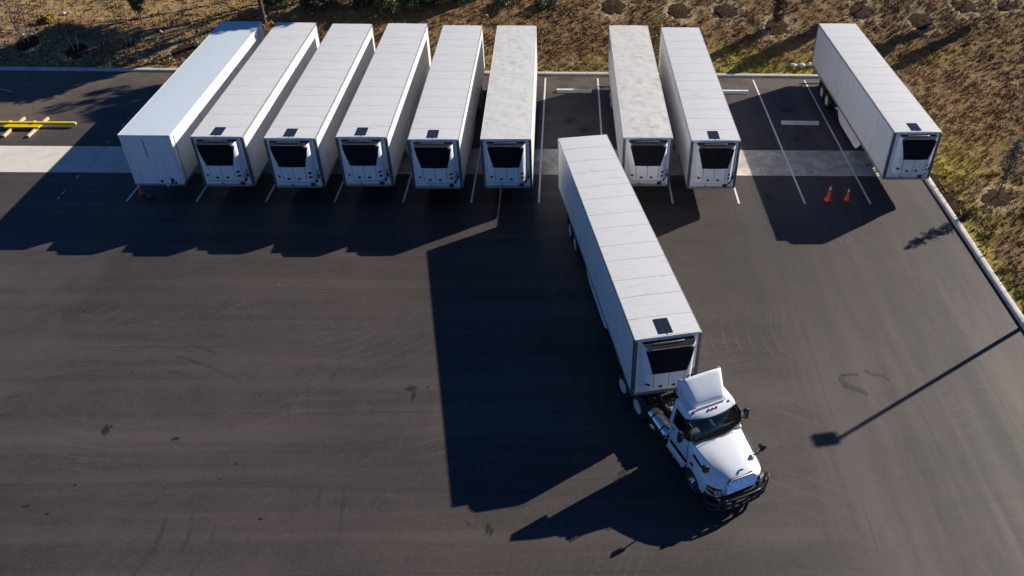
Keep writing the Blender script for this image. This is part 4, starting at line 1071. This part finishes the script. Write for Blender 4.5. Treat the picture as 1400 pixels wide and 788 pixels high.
for k in (0, 1, 2, 5):
    lab = {0: 'bare thin sapling in a mulch ring behind the stained-roof trailer', 1: 'bare thin sapling in the mulch ring behind the solar-panel trailer beside the stained one', 2: 'bare thin sapling in the mulch ring just past the solar-panel trailer', 5: 'bare low sapling in a dark mulch ring behind the lone kerbside trailer'}[k]
    tree('sapling', RP[k]+Vector((0, 0, .05)), 2.6, lab, 'leafbrown', 'palebark', 1, 2, 3, .05, .2, .45, .4, r0=.02)
labs = ['bare twin-stemmed pale sapling nearest the field end of the bank', 'short bare twin-stemmed sapling between two taller twin-stemmed ones', 'tall bare twin-stemmed pale sapling on the litter-strewn bank', 'bare twin-stemmed sapling beside the plain-front trailer on the shaded bank']
for k, (h, lab) in enumerate(zip((3.4, 1.8, 3.4, 2.8), labs)):
    tree('crape_sapling', RP[9+k]+Vector((0, 0, .05)), h, lab, 'leafbrown', 'palebark', 2, 3, 5, .045, .3, .42, .55, r0=.030, group=None)
g = ground_at(195, 33); column_tree('sapling', g, 3.2, .7, 'small dark green evergreen on the crest above the litter-strewn bank', 'leafgreen', 2600, .08, base=.3)
def shrub(px, py, r, h, leaf, lab, n=2600, size=.08, group=None):
    g = ground_at(px, py); o = empty('shrub', g); mb = MB(); cent = []; rad = []
    for k in range(22):
        a = random.uniform(0, 6.283); rr = r*random.random()**.6; p = Vector((math.cos(a)*rr, math.sin(a)*rr, h*random.uniform(.25, 1.)*(1-.5*(rr/r)**2)))
        mb.tube([Vector((p.x*.15, p.y*.15, -.05)), Vector((p.x*.6, p.y*.6, p.z*.7)), p], [.02, .014, .006], 4); cent.append(tuple(p)); rad.append(r*random.uniform(.2, .45))
    mb.build('stem', 'bark', o); me = leaf_mesh(cent, rad, n//22, size); me.materials.append(M[leaf]); link('crown', me, o)
    tag(o, lab, 'shrub', group)
shrub(65, 30, .45, .7, 'leafyellow', 'small bright yellow shrub on the crest near the field', 700, .07)
SH = 'dark shrubs under the trees behind the trailers'
for (a, b, r, h, lf, lab) in ((385, 8, 1.2, 1.5, 'leafdark', 'dark leafy shrub behind the gap between the plain-front trailer and its neighbour'),
        (432, 14, 1.0, 1.2, 'leafdark', 'dark leafy shrub behind the refrigerated trailer beside the plain-front one'), (466, 8, 1.0, 1.3, 'leafbrown', 'rust-brown shrub among the dark shrubs under the tall trees'),
        (503, 9, 1.1, 1.1, 'leafdark', 'dark leafy shrub between the rust-brown shrub and the greener one'), (532, 12, 1.2, 1.4, 'leafgreen', 'greener shrub among the dark shrubs under the tall trees'),
        (572, 8, 1.0, 1.2, 'leafdark', 'dark leafy shrub right next to the greener shrub, farther from the rust-brown one'), (610, 2, 1.0, 1.0, 'leafdark', 'dark leafy shrub at the end of the shrub line, by the bare bank')):
    shrub(a, b, r, h, lf, lab, 2600, .09, SH)
for (a, b, lab) in ((745, 7, 'low green weedy shrub on the open bank behind the empty bay'), (690, 6, 'low green weedy shrub on the bank behind the clean wrinkled-roof trailer')): shrub(a, b, .8, .5, 'leafgreen', lab, 900, .07, 'low green shrubs on the bank')
# tall trees on the crest behind the parked row (their crowns rise above the frame, their shade falls into it)
for k, (x, y, h, lab) in enumerate(((1.3, 22.6, 8.3, 'broad dark tree on the bank right behind the plain-front trailer'), (3.9, 25.6, 9.6, 'tall dark tree on the bank behind the gap beside the plain-front trailer'), (-2.2, 27.4, 8.6, 'spreading dark tree on the crest at the edge of the open field'), (7.4, 29.6, 10.8, 'tallest dark tree on the crest, set back behind the others'), (2.4, 27.2, 10., 'tall dark tree set back on the crest nearest the open field'), (16.6, 25.6, 10.6, 'tall dark tree on the bank behind the row, farthest from the open field'))):
    z = float(base_height(x, y)); tree('crest_tree', (x, y, z), h, lab, 'leafdark', 'bark', 1, 3, 62, .20, .80, .42, .62, r0=.16, group=None)

# stones and litter by the kerb
def rock(px, py, s, lab, m='stone', group=None):
    g = ground_at(px, py); bm = bmesh.new(); bmesh.ops.create_icosphere(bm, subdivisions=2, radius=1)
    for v in bm.verts: v.co *= 1+.28*mn.noise(v.co*1.3+Vector((px, py, 0))); v.co = Vector((v.co.x*s*1.25, v.co.y*s, v.co.z*s*.7))
    me = bpy.data.meshes.new('stone'); bm.to_mesh(me); bm.free(); me.materials.append(M[m]); o = link('stone', me, None, 50); o.location = g+Vector((0, 0, s*.35)); tag(o, lab, 'stone', group)
for a, b in ((1084, 91), (1096, 91), (1107, 90)): rock(a, b, .22, 'pale stone in the short line on the grass by the back kerb', group='pale stones in a line by the kerb')
rock(362, 24, .17, 'blue-white piece of litter on the crest behind the plain-front trailer', 'rail_white'); rock(88, 20, .16, 'small white stone on the crest near the yellow shrub', 'rail_white')  # the blue-white one is litter, built with the rock shape
rock(665, 22, .13, 'small white stone on the bare bank behind the clean wrinkled-roof trailer', 'rail_white'); rock(60, 21, .16, 'white stone on the crest just above the yellow shrub', 'rail_white')
g = ground_at(783, 91); mk = empty('marker_post', g); MB().box((0, 0, .26), (.11, .07, .62), .01).build('post', 'rail_white', mk); MB().box((0, -.04, .45), (.08, .01, .14)).build('plate', 'galv', mk)
tag(mk, 'short white marker post on the bank behind the empty bay', 'marker post')
